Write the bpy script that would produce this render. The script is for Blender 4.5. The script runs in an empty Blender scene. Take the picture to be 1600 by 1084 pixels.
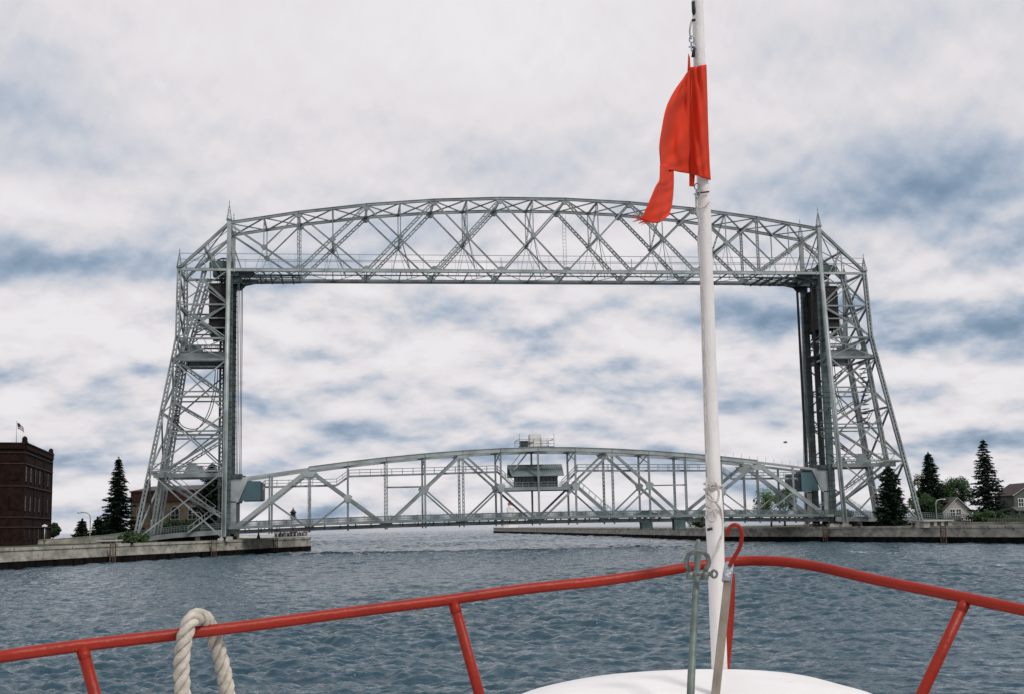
import bpy, math, random
import numpy as np
from mathutils import Vector, Matrix
R = math.radians
random.seed(7)
scn = bpy.context.scene
col = scn.collection

# ------------------------------------------------------------------ camera
CX, CY, CZ = -36.62, -240.45, 4.535
YAW, PITCH, ROLL, FPX = 0.13527, 0.13778, -0.02094, 1989.1
FW = Vector((math.sin(YAW)*math.cos(PITCH), math.cos(YAW)*math.cos(PITCH), math.sin(PITCH)))
_rt = Vector((math.cos(YAW), -math.sin(YAW), 0)); _up = _rt.cross(FW)
RT = _rt*math.cos(ROLL) + _up*math.sin(ROLL); UP = -_rt*math.sin(ROLL) + _up*math.cos(ROLL)
CAM = Vector((CX, CY, CZ))
cd = bpy.data.cameras.new('camera'); cam = bpy.data.objects.new('camera', cd); col.objects.link(cam)
m = Matrix((RT, UP, -FW)).transposed().to_4x4(); m.translation = CAM; cam.matrix_world = m
cd.sensor_width = 36.0; cd.lens = FPX/1600*36; cd.clip_start = 0.1; cd.clip_end = 40000
scn.camera = cam

# ------------------------------------------------------------------ sky, sun, exposure
SUN_EL, SUN_AZ = R(48), R(140)      # azimuth clockwise from +Y
world = bpy.data.worlds.new("World"); scn.world = world; world.use_nodes = True
wn = world.node_tree; wn.nodes.clear()
def N(t, **k):
    n = wn.nodes.new(t)
    for a, b in k.items(): setattr(n, a, b)
    return n
def M_(op, a, b=None, c=None, clamp=False):
    n = N('ShaderNodeMath', operation=op, use_clamp=clamp)
    for i, v in enumerate((a, b, c)):
        if v is None: continue
        if isinstance(v, (int, float)): n.inputs[i].default_value = v
        else: wn.links.new(v, n.inputs[i])
    return n.outputs[0]
out = N('ShaderNodeOutputWorld'); bg = N('ShaderNodeBackground'); bg.inputs[1].default_value = 0.1
wn.links.new(bg.outputs[0], out.inputs[0])
sk = N('ShaderNodeTexSky', sky_type='NISHITA', sun_disc=False); sk.sun_elevation = SUN_EL; sk.sun_rotation = SUN_AZ
sk.air_density = 1.3; sk.dust_density = 1.5
tc = N('ShaderNodeTexCoord'); sep = N('ShaderNodeSeparateXYZ'); wn.links.new(tc.outputs['Generated'], sep.inputs[0])
x, y, z = sep.outputs
zc = M_('MAXIMUM', z, 0.0)
den = M_('ADD', zc, 0.11)
cmb = N('ShaderNodeCombineXYZ'); wn.links.new(M_('DIVIDE', x, den), cmb.inputs[0]); wn.links.new(M_('DIVIDE', y, den), cmb.inputs[1])
def noise(scale, detail, rough, off=(0, 0, 0), dist=0.0, sc=(1, 1, 1)):
    mp = N('ShaderNodeMapping'); mp.inputs['Location'].default_value = off; mp.inputs['Scale'].default_value = sc
    wn.links.new(cmb.outputs[0], mp.inputs[0])
    n = N('ShaderNodeTexNoise'); n.inputs['Scale'].default_value = scale; n.inputs['Detail'].default_value = detail
    n.inputs['Roughness'].default_value = rough; n.inputs['Distortion'].default_value = dist
    wn.links.new(mp.outputs[0], n.inputs['Vector']); return n.outputs[0]
n1 = noise(2.0, 7, 0.52, (3.1, 1.7, 0), 0.35, (0.8, 1.1, 1))
n2 = noise(5.5, 6, 0.55, (8.3, 4.2, 1), 0.2)
az = M_('MULTIPLY', M_('ARCTAN2', x, y), 57.29578)
n1a = n1
el = M_('MULTIPLY', M_('ARCSINE', z), 57.29578)
# broad darker / brighter areas of the cloud deck: azimuth, elevation, spreads (degrees), weight
AREAS = [(-14, 17.5, 5, 2.0, .26), (-13.0, 11.6, 6.5, 1.0, .34), (-7, 11.2, 6, .9, .15),
         (26, 13.8, 6.5, 2.3, .42), (29.5, 11.2, 4.5, 1.1, .22), (29.5, 7.4, 3.2, 1.2, .36), (18.5, 9.0, 5.5, 1.0, .42), (25, 7.6, 4.0, .8, .18),
         (9.5, 16.2, 5, 1.6, .16), (5, 9.8, 6, .8, .12), (6.5, 4.7, 8, .6, .22), (27, 2.6, 6, .5, .25), (19, 5.0, 5, .45, .16),
         (-12, 3.2, 6, .5, .14), (-3.0, 6.0, 5, .5, .12), (8, 8.4, 5, .5, .1), (24, 20.5, 6, 1.4, .10), (0, 13.0, 5, 1.0, .10), (12, 3.0, 12, .35, .16),
         (5, 22, 14, 3.5, -.26), (-13, 8.8, 5.0, 1.5, -.26), (5, 7.0, 7, .9, -.22), (26, 9.3, 3.5, .7, -.22), (24, 6.0, 4.0, .5, -.22),
         (17, 7.2, 4.0, .6, -.22), (-14, 14.2, 3, .9, -.15), (-1.5, 3.4, 5, .45, -.12), (28, 4.1, 5, .45, -.2), (12, 12.0, 7, 1.2, -.12)]
acc = None
for a, e, sa, se, w in AREAS:
    t = M_('ADD', M_('POWER', M_('DIVIDE', M_('SUBTRACT', az, a), sa), 2.0), M_('POWER', M_('DIVIDE', M_('SUBTRACT', el, e), se), 2.0))
    g = M_('MULTIPLY', M_('EXPONENT', M_('MULTIPLY', t, -1.0)), w)
    acc = g if acc is None else M_('ADD', acc, g)
def angc(shift):     # azimuth / elevation coordinates, layers packed closer towards the horizon
    e_ = M_('ADD', el, shift)
    c = N('ShaderNodeCombineXYZ'); wn.links.new(M_('MULTIPLY', az, .082), c.inputs[0]); wn.links.new(M_('MULTIPLY', e_, M_('SUBTRACT', .235, M_('MULTIPLY', e_, .0042))), c.inputs[1]); return c
cm2, cm3 = angc(0.0), angc(0.62)
def noise2(scale, detail, rough, off, dist, cm=None):
    n = N('ShaderNodeTexNoise'); n.noise_dimensions = '4D'; n.inputs['W'].default_value = off; n.inputs['Scale'].default_value = scale; n.inputs['Detail'].default_value = detail
    n.inputs['Roughness'].default_value = rough; n.inputs['Distortion'].default_value = dist; wn.links.new((cm or cm2).outputs[0], n.inputs['Vector']); return n.outputs[0]
n3 = noise2(2.1, 8, .52, 4.7, .1); n3b = noise2(2.1, 8, .52, 4.7, .1, cm3); n4 = noise2(6.0, 7, .55, 9.1, .2)
under = M_('MULTIPLY', M_('SUBTRACT', n3, n3b), 2.7)      # shaded undersides of the cloud rolls
calm = M_('SUBTRACT', 1.0, M_('MULTIPLY', M_('MULTIPLY', M_('SUBTRACT', el, 8.0), 1/8.0, clamp=True), 0.55))
dark = M_('ADD', M_('MULTIPLY', calm, M_('ADD', M_('ADD', M_('MULTIPLY', M_('SUBTRACT', n1, 0.5), 0.22), under), M_('ADD', M_('MULTIPLY', M_('SUBTRACT', n3, 0.5), .85), M_('MULTIPLY', M_('SUBTRACT', n4, 0.5), .35)))), M_('MULTIPLY', acc, 1.15))
dark = M_('ADD', dark, 0.29, clamp=True)
rp = N('ShaderNodeValToRGB'); wn.links.new(dark, rp.inputs[0])
K = 10.0
e0 = rp.color_ramp.elements; e0[0].position = 0.0; e0[0].color = (.83, .81, .835, 1)
e0[1].position = 1.0; e0[1].color = (.19, .275, .39, 1)
for p_, c_ in ((.22, (.77, .74, .765)), (.40, (.64, .65, .70)), (.60, (.45, .51, .61)), (.80, (.285, .37, .49))):
    q = e0.new(p_); q.color = c_+(1,)
sc_ = N('ShaderNodeMixRGB', blend_type='MULTIPLY'); sc_.inputs[0].default_value = 1; sc_.inputs[2].default_value = (K, K, K, 1)
wn.links.new(rp.outputs[0], sc_.inputs[1])
mx = N('ShaderNodeMixRGB'); wn.links.new(M_('MULTIPLY', M_('SUBTRACT', dark, .6, clamp=True), 0.2), mx.inputs[0])
wn.links.new(sc_.outputs[0], mx.inputs[1]); wn.links.new(sk.outputs[0], mx.inputs[2])
wn.links.new(mx.outputs[0], bg.inputs[0])
sl = bpy.data.lights.new('sun', 'SUN'); sl.energy = 2.0; sl.angle = R(12); sl.color = (1, .95, .88)
so = bpy.data.objects.new('sun', sl); col.objects.link(so)
sd = Vector((math.sin(SUN_AZ)*math.cos(SUN_EL), math.cos(SUN_AZ)*math.cos(SUN_EL), math.sin(SUN_EL)))
so.rotation_euler = sd.to_track_quat('Z', 'Y').to_euler()
scn.view_settings.view_transform = 'Standard'; scn.view_settings.look = 'None'
scn.view_settings.exposure = 0.0; scn.view_settings.gamma = 1.0
scn.view_settings.use_curve_mapping = False

# ------------------------------------------------------------------ helpers
def at(px, py, d):
    """point at forward distance d on the ray through photo pixel (px, py)"""
    return CAM + (FW*FPX + RT*(px-800) - UP*(py-542))*(d/FPX)
def onz(px, py, zz):
    v = FW*FPX + RT*(px-800) - UP*(py-542); return CAM + v*((zz-CZ)/v.z)
def gp(px, py, d, zz):
    p = at(px, py, d); return Vector((p.x, p.y, zz))
def tag(o, label=None, cat=None, group=None, kind=None):
    if label: o['label'] = label
    if cat: o['category'] = cat
    if group: o['group'] = group
    if kind: o['kind'] = kind
    return o
def empty(name, loc, label, cat, group=None, rz=0):
    o = bpy.data.objects.new(name, None); col.objects.link(o); o.location = loc; o.rotation_euler = (0, 0, rz)
    o.empty_display_size = .5
    return tag(o, label, cat, group)
ORG = {}
class MB:
    def __init__(s): s.v = []; s.f = []; s.mi = []; s.smooth = []
    def add(s, vs, fs, mi=0, sm=False):
        b = len(s.v); s.v += [tuple(v) for v in vs]
        s.f += [tuple(i+b for i in f) for f in fs]; s.mi += [mi]*len(fs); s.smooth += [sm]*len(fs)
    def beam(s, p, q, w, h=None, up=(0, 0, 1), mi=0):
        h = w if h is None else h
        p = Vector(p); q = Vector(q); d = (q-p)
        if d.length < 1e-6: return
        d.normalize(); u = Vector(up)
        if abs(d.dot(u)) > .98: u = Vector((0, 1, 0)) if abs(d.y) < .9 else Vector((1, 0, 0))
        a = d.cross(u).normalized(); b = a.cross(d).normalized()
        vs = [c + a*(i*w/2) + b*(j*h/2) for c in (p, q) for i, j in ((-1, -1), (1, -1), (1, 1), (-1, 1))]
        s.add(vs, [(3, 2, 1, 0), (4, 5, 6, 7), (0, 1, 5, 4), (1, 2, 6, 5), (2, 3, 7, 6), (3, 0, 4, 7)], mi)
    def box(s, x0, x1, y0, y1, z0, z1, mi=0):
        s.beam(((x0+x1)/2, (y0+y1)/2, z0), ((x0+x1)/2, (y0+y1)/2, z1), abs(x1-x0), abs(y1-y0), up=(0, 1, 0), mi=mi) if False else s.add(
            [(x, y, z) for z in (z0, z1) for x, y in ((x0, y0), (x1, y0), (x1, y1), (x0, y1))],
            [(3, 2, 1, 0), (4, 5, 6, 7), (0, 1, 5, 4), (1, 2, 6, 5), (2, 3, 7, 6), (3, 0, 4, 7)], mi)
    def laced(s, p, q, w, h, up=(0, 0, 1), t=.14, pitch=None, lw=.09):
        """built-up member: two side webs (width apart w) joined by zigzag lacing on both open faces"""
        p = Vector(p); q = Vector(q); d = q-p; L = d.length; d.normalize(); u = Vector(up)
        if abs(d.dot(u)) > .98: u = Vector((0, 1, 0))
        a = d.cross(u).normalized(); b = a.cross(d).normalized()
        for i in (-1, 1): s.beam(p+a*(i*(w-t)/2), q+a*(i*(w-t)/2), t, h, up=b)
        n = max(2, int(L/(pitch or w*1.3)))
        for j in (-1, 1):
            for k in range(n):
                i = 1 if k % 2 else -1
                s.beam(p+d*(L*k/n)+a*(i*(w-t)/2)+b*(j*(h/2-.03)), p+d*(L*(k+1)/n)-a*(i*(w-t)/2)+b*(j*(h/2-.03)), lw, .04, up=b)
    def tube(s, pts, r, n=8, mi=0, cap=True, sm=True):
        pts = [Vector(p) for p in pts]; rs = r if isinstance(r, (list, tuple)) else [r]*len(pts)
        t0 = (pts[1]-pts[0]).normalized(); a = t0.orthogonal().normalized(); vs = []
        for i, p in enumerate(pts):
            t = ((pts[min(i+1, len(pts)-1)]-p).normalized() + (p-pts[max(i-1, 0)]).normalized())
            t = t.normalized() if t.length > 1e-6 else t0
            a = (a - t*a.dot(t)).normalized(); b = t.cross(a)
            vs += [p + (a*math.cos(2*math.pi*k/n)+b*math.sin(2*math.pi*k/n))*rs[i] for k in range(n)]
        fs = [(i*n+k, i*n+(k+1) % n, (i+1)*n+(k+1) % n, (i+1)*n+k) for i in range(len(pts)-1) for k in range(n)]
        if cap: fs += [tuple(range(n))[::-1], tuple(range((len(pts)-1)*n, len(pts)*n))]
        s.add(vs, fs, mi, sm)
    def poly(s, pts, th, nrm, mi=0):
        """flat outline given a thickness th along nrm"""
        nrm = Vector(nrm).normalized()*th/2; n = len(pts)
        vs = [Vector(p)-nrm for p in pts]+[Vector(p)+nrm for p in pts]
        s.add(vs, [tuple(range(n))[::-1], tuple(range(n, 2*n))]+[(i, (i+1) % n, n+(i+1) % n, n+i) for i in range(n)], mi)
    def lathe(s, c, prof, n=16, mi=0):
        c = Vector(c); vs = [c+Vector((r*math.cos(2*math.pi*k/n), r*math.sin(2*math.pi*k/n), h)) for r, h in prof for k in range(n)]
        s.add(vs, [(i*n+k, i*n+(k+1) % n, (i+1)*n+(k+1) % n, (i+1)*n+k) for i in range(len(prof)-1) for k in range(n)], mi, True)
        s.add(vs[-n:], [tuple(range(n))], mi); s.add(vs[:n], [tuple(range(n))[::-1]], mi)
    def build(s, name, mat, parent=None, world=True):
        me = bpy.data.meshes.new(name); off = Vector((0, 0, 0))
        if parent is not None and world:
            q = parent
            while q is not None: off = off+Vector(q.location); q = q.parent
        me.from_pydata([(v[0]-off.x, v[1]-off.y, v[2]-off.z) for v in s.v], [], s.f)
        for m_ in (mat if isinstance(mat, (list, tuple)) else [mat]): me.materials.append(m_)
        me.polygons.foreach_set('material_index', s.mi); me.polygons.foreach_set('use_smooth', s.smooth)
        me.update()
        o = bpy.data.objects.new(name, me); col.objects.link(o)
        if parent is not None: o.parent = parent
        return o
def lerp(a, b, t): return Vector(a)*(1-t)+Vector(b)*t
def smooth_path(pts, n=6):
    P = [Vector(p) for p in pts]; P = [P[0]*2-P[1]]+P+[P[-1]*2-P[-2]]; o = []
    for i in range(1, len(P)-2):
        for k in range(n):
            t = k/n; a, b, c, d = P[i-1:i+3]
            o.append(.5*((2*b)+(c-a)*t+(2*a-5*b+4*c-d)*t*t+(3*b-a-3*c+d)*t**3))
    o.append(P[-2]); return o

# ------------------------------------------------------------------ materials
def mat(name, c, rough=.6, metal=0.0, var=.25, scale=1.5, c2=None, spot=None, bump=0.0, bscale=None, stretch=(1, 1, 1), detail=6, spec=None):
    m_ = bpy.data.materials.new(name); m_.use_nodes = True; nt = m_.node_tree; bs = nt.nodes['Principled BSDF']
    t = nt.nodes.new('ShaderNodeTexCoord'); mp = nt.nodes.new('ShaderNodeMapping'); mp.inputs['Scale'].default_value = stretch
    nt.links.new(t.outputs['Object'], mp.inputs[0])
    n = nt.nodes.new('ShaderNodeTexNoise'); n.inputs['Scale'].default_value = scale; n.inputs['Detail'].default_value = detail
    nt.links.new(mp.outputs[0], n.inputs['Vector'])
    r = nt.nodes.new('ShaderNodeValToRGB'); nt.links.new(n.outputs[0], r.inputs[0])
    lo = c2 or tuple(v*(1-var) for v in c); hi = c if c2 else tuple(min(1, v*(1+var)) for v in c)
    r.color_ramp.elements[0].position = .35; r.color_ramp.elements[0].color = (*lo, 1)
    r.color_ramp.elements[1].position = .65; r.color_ramp.elements[1].color = (*hi, 1)
    cout = r.outputs[0]
    if spot:      # (colour, noise scale, threshold) : patches with a shape of their own (rust, stains)
        n2_ = nt.nodes.new('ShaderNodeTexNoise'); n2_.inputs['Scale'].default_value = spot[1]; n2_.inputs['Detail'].default_value = 8
        n2_.inputs['Roughness'].default_value = .65; nt.links.new(mp.outputs[0], n2_.inputs['Vector'])
        r2 = nt.nodes.new('ShaderNodeValToRGB'); nt.links.new(n2_.outputs[0], r2.inputs[0])
        r2.color_ramp.elements[0].position = spot[2]; r2.color_ramp.elements[0].color = (0, 0, 0, 1)
        r2.color_ramp.elements[1].position = spot[2]+.06; r2.color_ramp.elements[1].color = (1, 1, 1, 1)
        mxx = nt.nodes.new('ShaderNodeMixRGB'); nt.links.new(r2.outputs[0], mxx.inputs[0]); nt.links.new(cout, mxx.inputs[1])
        mxx.inputs[2].default_value = (*spot[0], 1); cout = mxx.outputs[0]
    nt.links.new(cout, bs.inputs['Base Color']); bs.inputs['Roughness'].default_value = rough; bs.inputs['Metallic'].default_value = metal
    if spec is not None: bs.inputs['Specular IOR Level'].default_value = spec
    if bump:
        bn = nt.nodes.new('ShaderNodeTexNoise'); bn.inputs['Scale'].default_value = bscale or scale*4; bn.inputs['Detail'].default_value = 5
        nt.links.new(mp.outputs[0], bn.inputs['Vector'])
        b = nt.nodes.new('ShaderNodeBump'); b.inputs['Strength'].default_value = bump; b.inputs['Distance'].default_value = .05
        nt.links.new(bn.outputs[0], b.inputs['Height']); nt.links.new(b.outputs[0], bs.inputs['Normal'])
    return m_
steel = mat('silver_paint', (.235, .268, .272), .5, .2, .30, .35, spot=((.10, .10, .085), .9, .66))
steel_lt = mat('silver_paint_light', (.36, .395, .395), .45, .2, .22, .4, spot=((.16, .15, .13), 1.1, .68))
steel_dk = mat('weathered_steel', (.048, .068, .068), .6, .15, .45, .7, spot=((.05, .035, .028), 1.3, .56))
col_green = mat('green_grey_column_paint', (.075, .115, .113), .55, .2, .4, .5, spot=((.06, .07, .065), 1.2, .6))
rail_m = mat('railing_paint', (.125, .16, .16), .6, .1, .25, .6)
teal = mat('teal_paint', (.060, .125, .145), .5, .1, .15, .5)
cw_mat = mat('rusty_counterweight', (.026, .022, .021), .85, 0, .35, .8)
conc = mat('quay_concrete', (.30, .29, .25), .9, 0, .35, .5, spot=((.085, .08, .062), 1.1, .585), bump=.4, stretch=(1, 1, 1.6))
conc_lt = mat('pale_concrete', (.40, .39, .35), .9, 0, .2, .5, spot=((.2, .19, .16), .8, .66))
piling = mat('wet_timber_piling', (.007, .006, .005), .9, 0, .7, 1.2, stretch=(1, 1, .3), bump=.6, spec=.08)
rust = mat('rust', (.085, .045, .032), .85, 0, .5, 2)
asphalt = mat('asphalt', (.05, .05, .05), .9, 0, .2, 2)
grass_m = mat('grass', (.036, .046, .024), 1, 0, .4, .3, bump=.4)
brick_dk = mat('dark_brick', (.017, .0085, .0065), .95, 0, .35, 1.3, spot=((.010, .006, .005), .5, .58), spec=.12)
stone_tr = mat('stone_trim', (.030, .019, .016), .9, 0, .25, 1)
tan_brick = mat('tan_brick', (.17, .135, .09), .9, 0, .2, 1.5)
roof_red = mat('red_roof', (.065, .022, .018), .85, 0, .3, 2)
glass_dk = mat('dark_glass', (.02, .03, .033), .15, 0, .2, 1)
white_p = mat('white_paint', (.74, .73, .71), .5, 0, .08, 1.2)
siding = mat('pale_siding', (.42, .42, .38), .75, 0, .12, 2)
siding_g = mat('grey_siding', (.095, .105, .10), .75, 0, .12, 2)
shingle = mat('grey_shingle', (.12, .11, .105), .9, 0, .25, 2)
spruce_m = mat('spruce_needles', (.017, .036, .020), .9, 0, .55, .9, spec=.2)
spruce_b = mat('blue_green_needles', (.020, .036, .026), .9, 0, .5, .9, spec=.2)
leaf_m = mat('leaves', (.032, .065, .022), .8, 0, .5, .7, spec=.25)
leaf_l = mat('bright_leaves', (.085, .15, .05), .8, 0, .4, .7, spec=.25)
bark = mat('bark', (.06, .048, .036), .95, 0, .4, 3)
black_m = mat('black_iron', (.015, .017, .017), .6, .2, .3, 2)
galv = mat('galvanised', (.36, .38, .37), .45, .5, .15, 2)

# ------------------------------------------------------------------ water
def make_water():
    rng = np.random.default_rng(3)
    ang_f = np.linspace(R(-26), R(38), 1180)
    ang_b = np.linspace(R(38), R(334), 60)[1:-1]
    ang = np.concatenate([ang_f, ang_b]); na = len(ang)
    rad = np.concatenate([[1.0, 8, 18, 26], np.geomspace(32, 340, 1100), np.geomspace(340.7, 1100, 560), np.geomspace(1112, 26000, 60)]); nr = len(rad)
    A, Rr = np.meshgrid(ang, rad)
    X = CX+np.sin(A)*Rr; Y = CY+np.cos(A)*Rr; Z = np.zeros_like(X)
    lam = np.geomspace(.38, 9, 60); wd = R(205)
    step = Rr*.0021
    # slow patches of stronger and weaker ripples
    pat = .75+.3*np.sin(X*.05+1.3+1.2*np.sin(Y*.021))*np.sin(Y*.033+.7*np.sin(X*.04))+.15*np.sin(X*.11-Y*.06)
    lake = 1+1.6*np.clip((Y-20)/120, 0, 1)
    for L in lam:
        th = wd+rng.normal(0, .62); k = 2*np.pi/L; ph = rng.uniform(0, 6.28)
        amp = .0190*L**.74*(1 if L < 1.0 else (1.0/L)**.62)
        fade = np.clip((L/step-2.0)/2.0, 0, 1)
        w_ = np.sin(k*(X*np.sin(th)+Y*np.cos(th))+ph+.7*np.sin(X*.19/L**.5+ph)*1.0)
        Z += amp*fade*pat*(lake if L > 1.8 else 1)*(w_+.28*np.cos(2*np.arcsin(np.clip(w_, -1, 1))))
    # one long low wave from the current line across the canal mouth
    A_ = onz(470, 865.5, 0); B_ = onz(1100, 855, 0); dl = (B_-A_).normalized()
    u_ = (X-A_.x)*dl.x+(Y-A_.y)*dl.y; w_ = -(X-A_.x)*dl.y+(Y-A_.y)*dl.x+.8*np.sin(u_*.09)+.3*np.sin(u_*.31)
    env = np.clip((u_+2)/6, 0, 1)*np.clip((72-u_)/14, 0, 1)
    Z += env*(.34*np.exp(-(w_/.62)**2)-.16*np.exp(-((w_-1.6)/1.0)**2))
    Z *= np.clip((9000-Rr)/6000, 0, 1)
    v = np.stack([X, Y, Z], -1).reshape(-1, 3)
    i = np.arange(nr-1)[:, None]*na; j = np.arange(na)[None, :]; j2 = (j+1) % na
    f = np.stack([i+j, i+na+j, i+na+j2, i+j2], -1).reshape(-1, 4)
    me = bpy.data.meshes.new('water')
    me.vertices.add(len(v)); me.vertices.foreach_set('co', v.ravel().astype('f4'))
    me.loops.add(f.size); me.loops.foreach_set('vertex_index', f.ravel().astype('i4'))
    me.polygons.add(len(f)); me.polygons.foreach_set('loop_start', (np.arange(len(f))*4).astype('i4'))
    try: me.polygons.foreach_set('loop_total', np.full(len(f), 4, 'i4'))
    except Exception: pass
    me.polygons.foreach_set('use_smooth', np.ones(len(f), bool))
    me.update(calc_edges=True); me.validate()
    m_ = bpy.data.materials.new('lake_water'); m_.use_nodes = True; nt = m_.node_tree; bs = nt.nodes['Principled BSDF']
    bs.inputs['Roughness'].default_value = .08; bs.inputs['IOR'].default_value = 1.33; bs.inputs['Specular IOR Level'].default_value = .36
    g = nt.nodes.new('ShaderNodeNewGeometry')
    def nz(sc, dt, st=(1, 1, 1), ro=.5):
        mp = nt.nodes.new('ShaderNodeMapping'); mp.inputs['Scale'].default_value = st; nt.links.new(g.outputs['Position'], mp.inputs[0])
        n = nt.nodes.new('ShaderNodeTexNoise'); n.inputs['Scale'].default_value = sc; n.inputs['Detail'].default_value = dt; n.inputs['Roughness'].default_value = ro
        nt.links.new(mp.outputs[0], n.inputs['Vector']); return n.outputs[0]
    def mth(op, a, b, clamp=False):
        n = nt.nodes.new('ShaderNodeMath'); n.operation = op; n.use_clamp = clamp
        for i_, v_ in enumerate((a, b)):
            if isinstance(v_, (int, float)): n.inputs[i_].default_value = v_
            else: nt.links.new(v_, n.inputs[i_])
        return n.outputs[0]
    b1 = nt.nodes.new('ShaderNodeBump'); b1.inputs['Strength'].default_value = .8; b1.inputs['Distance'].default_value = .10
    nt.links.new(nz(2.1, 5, (1, 1, 1), .6), b1.inputs['Height'])
    b2 = nt.nodes.new('ShaderNodeBump'); b2.inputs['Strength'].default_value = .8; b2.inputs['Distance'].default_value = .45
    nt.links.new(nz(.55, 5, (1, 1, 1), .6), b2.inputs['Height']); nt.links.new(b1.outputs[0], b2.inputs['Normal'])
    b3 = nt.nodes.new('ShaderNodeBump'); b3.inputs['Strength'].default_value = .7; b3.inputs['Distance'].default_value = 1.6
    nt.links.new(nz(.16, 4, (1, 1, 1), .6), b3.inputs['Height']); nt.links.new(b2.outputs[0], b3.inputs['Normal'])
    nt.links.new(b3.outputs[0], bs.inputs['Normal'])
    # deep water colour varies a little; pale, rougher flecks gather mostly near the right-hand quay
    rr = nt.nodes.new('ShaderNodeValToRGB'); nt.links.new(nz(.035, 4), rr.inputs[0])
    rr.color_ramp.elements[0].position = .35; rr.color_ramp.elements[0].color = (.024, .060, .085, 1)
    rr.color_ramp.elements[1].position = .65; rr.color_ramp.elements[1].color = (.034, .076, .104, 1)
    sp = nt.nodes.new('ShaderNodeSeparateXYZ'); nt.links.new(g.outputs['Position'], sp.inputs[0])
    fx = None
    for (cx, cy, sx, sy, w) in PALE_FLECKS:
        t = mth('ADD', mth('POWER', mth('DIVIDE', mth('SUBTRACT', sp.outputs[0], cx), sx), 2.0), mth('POWER', mth('DIVIDE', mth('SUBTRACT', sp.outputs[1], cy), sy), 2.0))
        q = mth('MULTIPLY', mth('EXPONENT', mth('MULTIPLY', t, -1.0), 0.0), w); fx = q if fx is None else mth('ADD', fx, q)
    fo = mth('ADD', mth('MULTIPLY', nz(.9, 9, (1, .8, 1), .72), 1.0), fx)
    r3 = nt.nodes.new('ShaderNodeValToRGB'); nt.links.new(fo, r3.inputs[0])
    r3.color_ramp.elements[0].position = .74; r3.color_ramp.elements[0].color = (0, 0, 0, 1)
    r3.color_ramp.elements[1].position = .82; r3.color_ramp.elements[1].color = (1, 1, 1, 1)
    mx_ = nt.nodes.new('ShaderNodeMixRGB'); nt.links.new(r3.outputs[0], mx_.inputs[0]); nt.links.new(rr.outputs[0], mx_.inputs[1]); mx_.inputs[2].default_value = (.6, .64, .66, 1)
    nt.links.new(mx_.outputs[0], bs.inputs['Base Color'])
    rg = mth('ADD', mth('MULTIPLY', r3.outputs[0], .6), .08); nt.links.new(rg, bs.inputs['Roughness'])
    me.materials.append(m_)
    o = bpy.data.objects.new('water', me); col.objects.link(o); tag(o, 'rippled blue grey harbour and lake water', None, None, 'structure')
PALE_FLECKS = []
for px, py, sx, sy, w in ((1348, 862, 3.2, 6, .27), (1395, 864, 3, 3, .2), (1450, 880, 5, 4, .18), (1560, 884, 5, 6, .2), (1390, 896, 3, 3, .16), (1240, 856, 3, 6, .10), (1180, 1010, 1.2, 2, .12), (900, 848, 10, 8, .06)):
    p = onz(px, py, 0); PALE_FLECKS.append((p.x, p.y, sx, sy, w))
make_water()

# ------------------------------------------------------------------ land and quays
QL = [(-132, -220), (-104, -140), (-80.3, -66.3), (-69, -36.1), (-56.6, -10.2), (-49.1, 9), (-44.2, 18), (-42.7, 24), (-44.5, 33)]
PL = [(-112, 410), (-119, 410), (-57, 40)]
QR = [(110, -220), (83, -130), (64.8, -59.8), (60.0, -38), (54.2, -14.8), (48.2, 6), (44.2, 22), (43.5, 50), (43.5, 436), (52, 436), (52, 60)]
def quay(name, pts, label, top=2.8):
    root = empty(name, (pts[3][0], pts[3][1], 0), label, 'quay wall')
    cap, pil, st = MB(), MB(), []
    n = len(pts)
    for i in range(n-1):
        a = Vector((*pts[i], 0)); b = Vector((*pts[i+1], 0)); d = (b-a); L = d.length; d.normalize()
        nrm = Vector((d.y, -d.x, 0))*(1 if name_side[name] > 0 else -1)     # towards the land
        up = Vector((0, 0, 1))
        a2 = a+nrm*1.0; b2 = b+nrm*1.0
        vs = [a+up*.95, b+up*.95, b+up*top, a+up*top, a2+up*.95, b2+up*.95, b2+up*top, a2+up*top]
        cap.add(vs, [(0, 1, 2, 3), (3, 2, 6, 7), (7, 6, 5, 4), (4, 5, 1, 0), (0, 3, 7, 4), (1, 5, 6, 2)])
        # coping lip
        cap.beam(a-nrm*.06+up*(top-.22), b-nrm*.06+up*(top-.22), .16, .36)
        cap.beam(a-nrm*.05+up*1.15, b-nrm*.05+up*1.15, .14, .3)
        k = 0.0
        while k < L:
            w = min(random.uniform(.7, 1.1), L-k); c = a+d*(k+w/2)+nrm*random.uniform(.05, .22)
            pil.beam(c+up*-1.2, c+up*(1.0+random.uniform(-.12, .0)), max(.1, w-.05), .3, up=nrm); k += w
            if L > 200 and k > 90: w = 1; 
        pil.add([a+nrm*.35-up*1.2, b+nrm*.35-up*1.2, b+nrm*.35+up*.94, a+nrm*.35+up*.94], [(0, 1, 2, 3)])
    c = cap.build('concrete_cap', conc, root); pil.build('timber_piling', piling, root)
    return root
name_side = {'north_quay_wall': -1, 'south_quay_wall': 1}
ql = quay('north_quay_wall', QL+PL[:1], 'weathered concrete quay wall with black timber face below the left tower')
qr = quay('south_quay_wall', QR[:9], 'long concrete canal wall with black timber face below the right tower')
def ladder_recess(root, px, d=None):
    pass
def land(name, pts, z0, label, mt):
    b = MB(); n = len(pts)
    b.add([(x, y, z0) for x, y in pts]+[(x, y, -1.5) for x, y in pts], [tuple(range(n))]+[(i, n+i, n+(i+1) % n, (i+1) % n) for i in range(n)])
    return tag(b.build(name, mt), label, None, None, 'structure')
def inset(pts, s, d=.7): return [(x+s*d, y) for x, y in pts]
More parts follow.
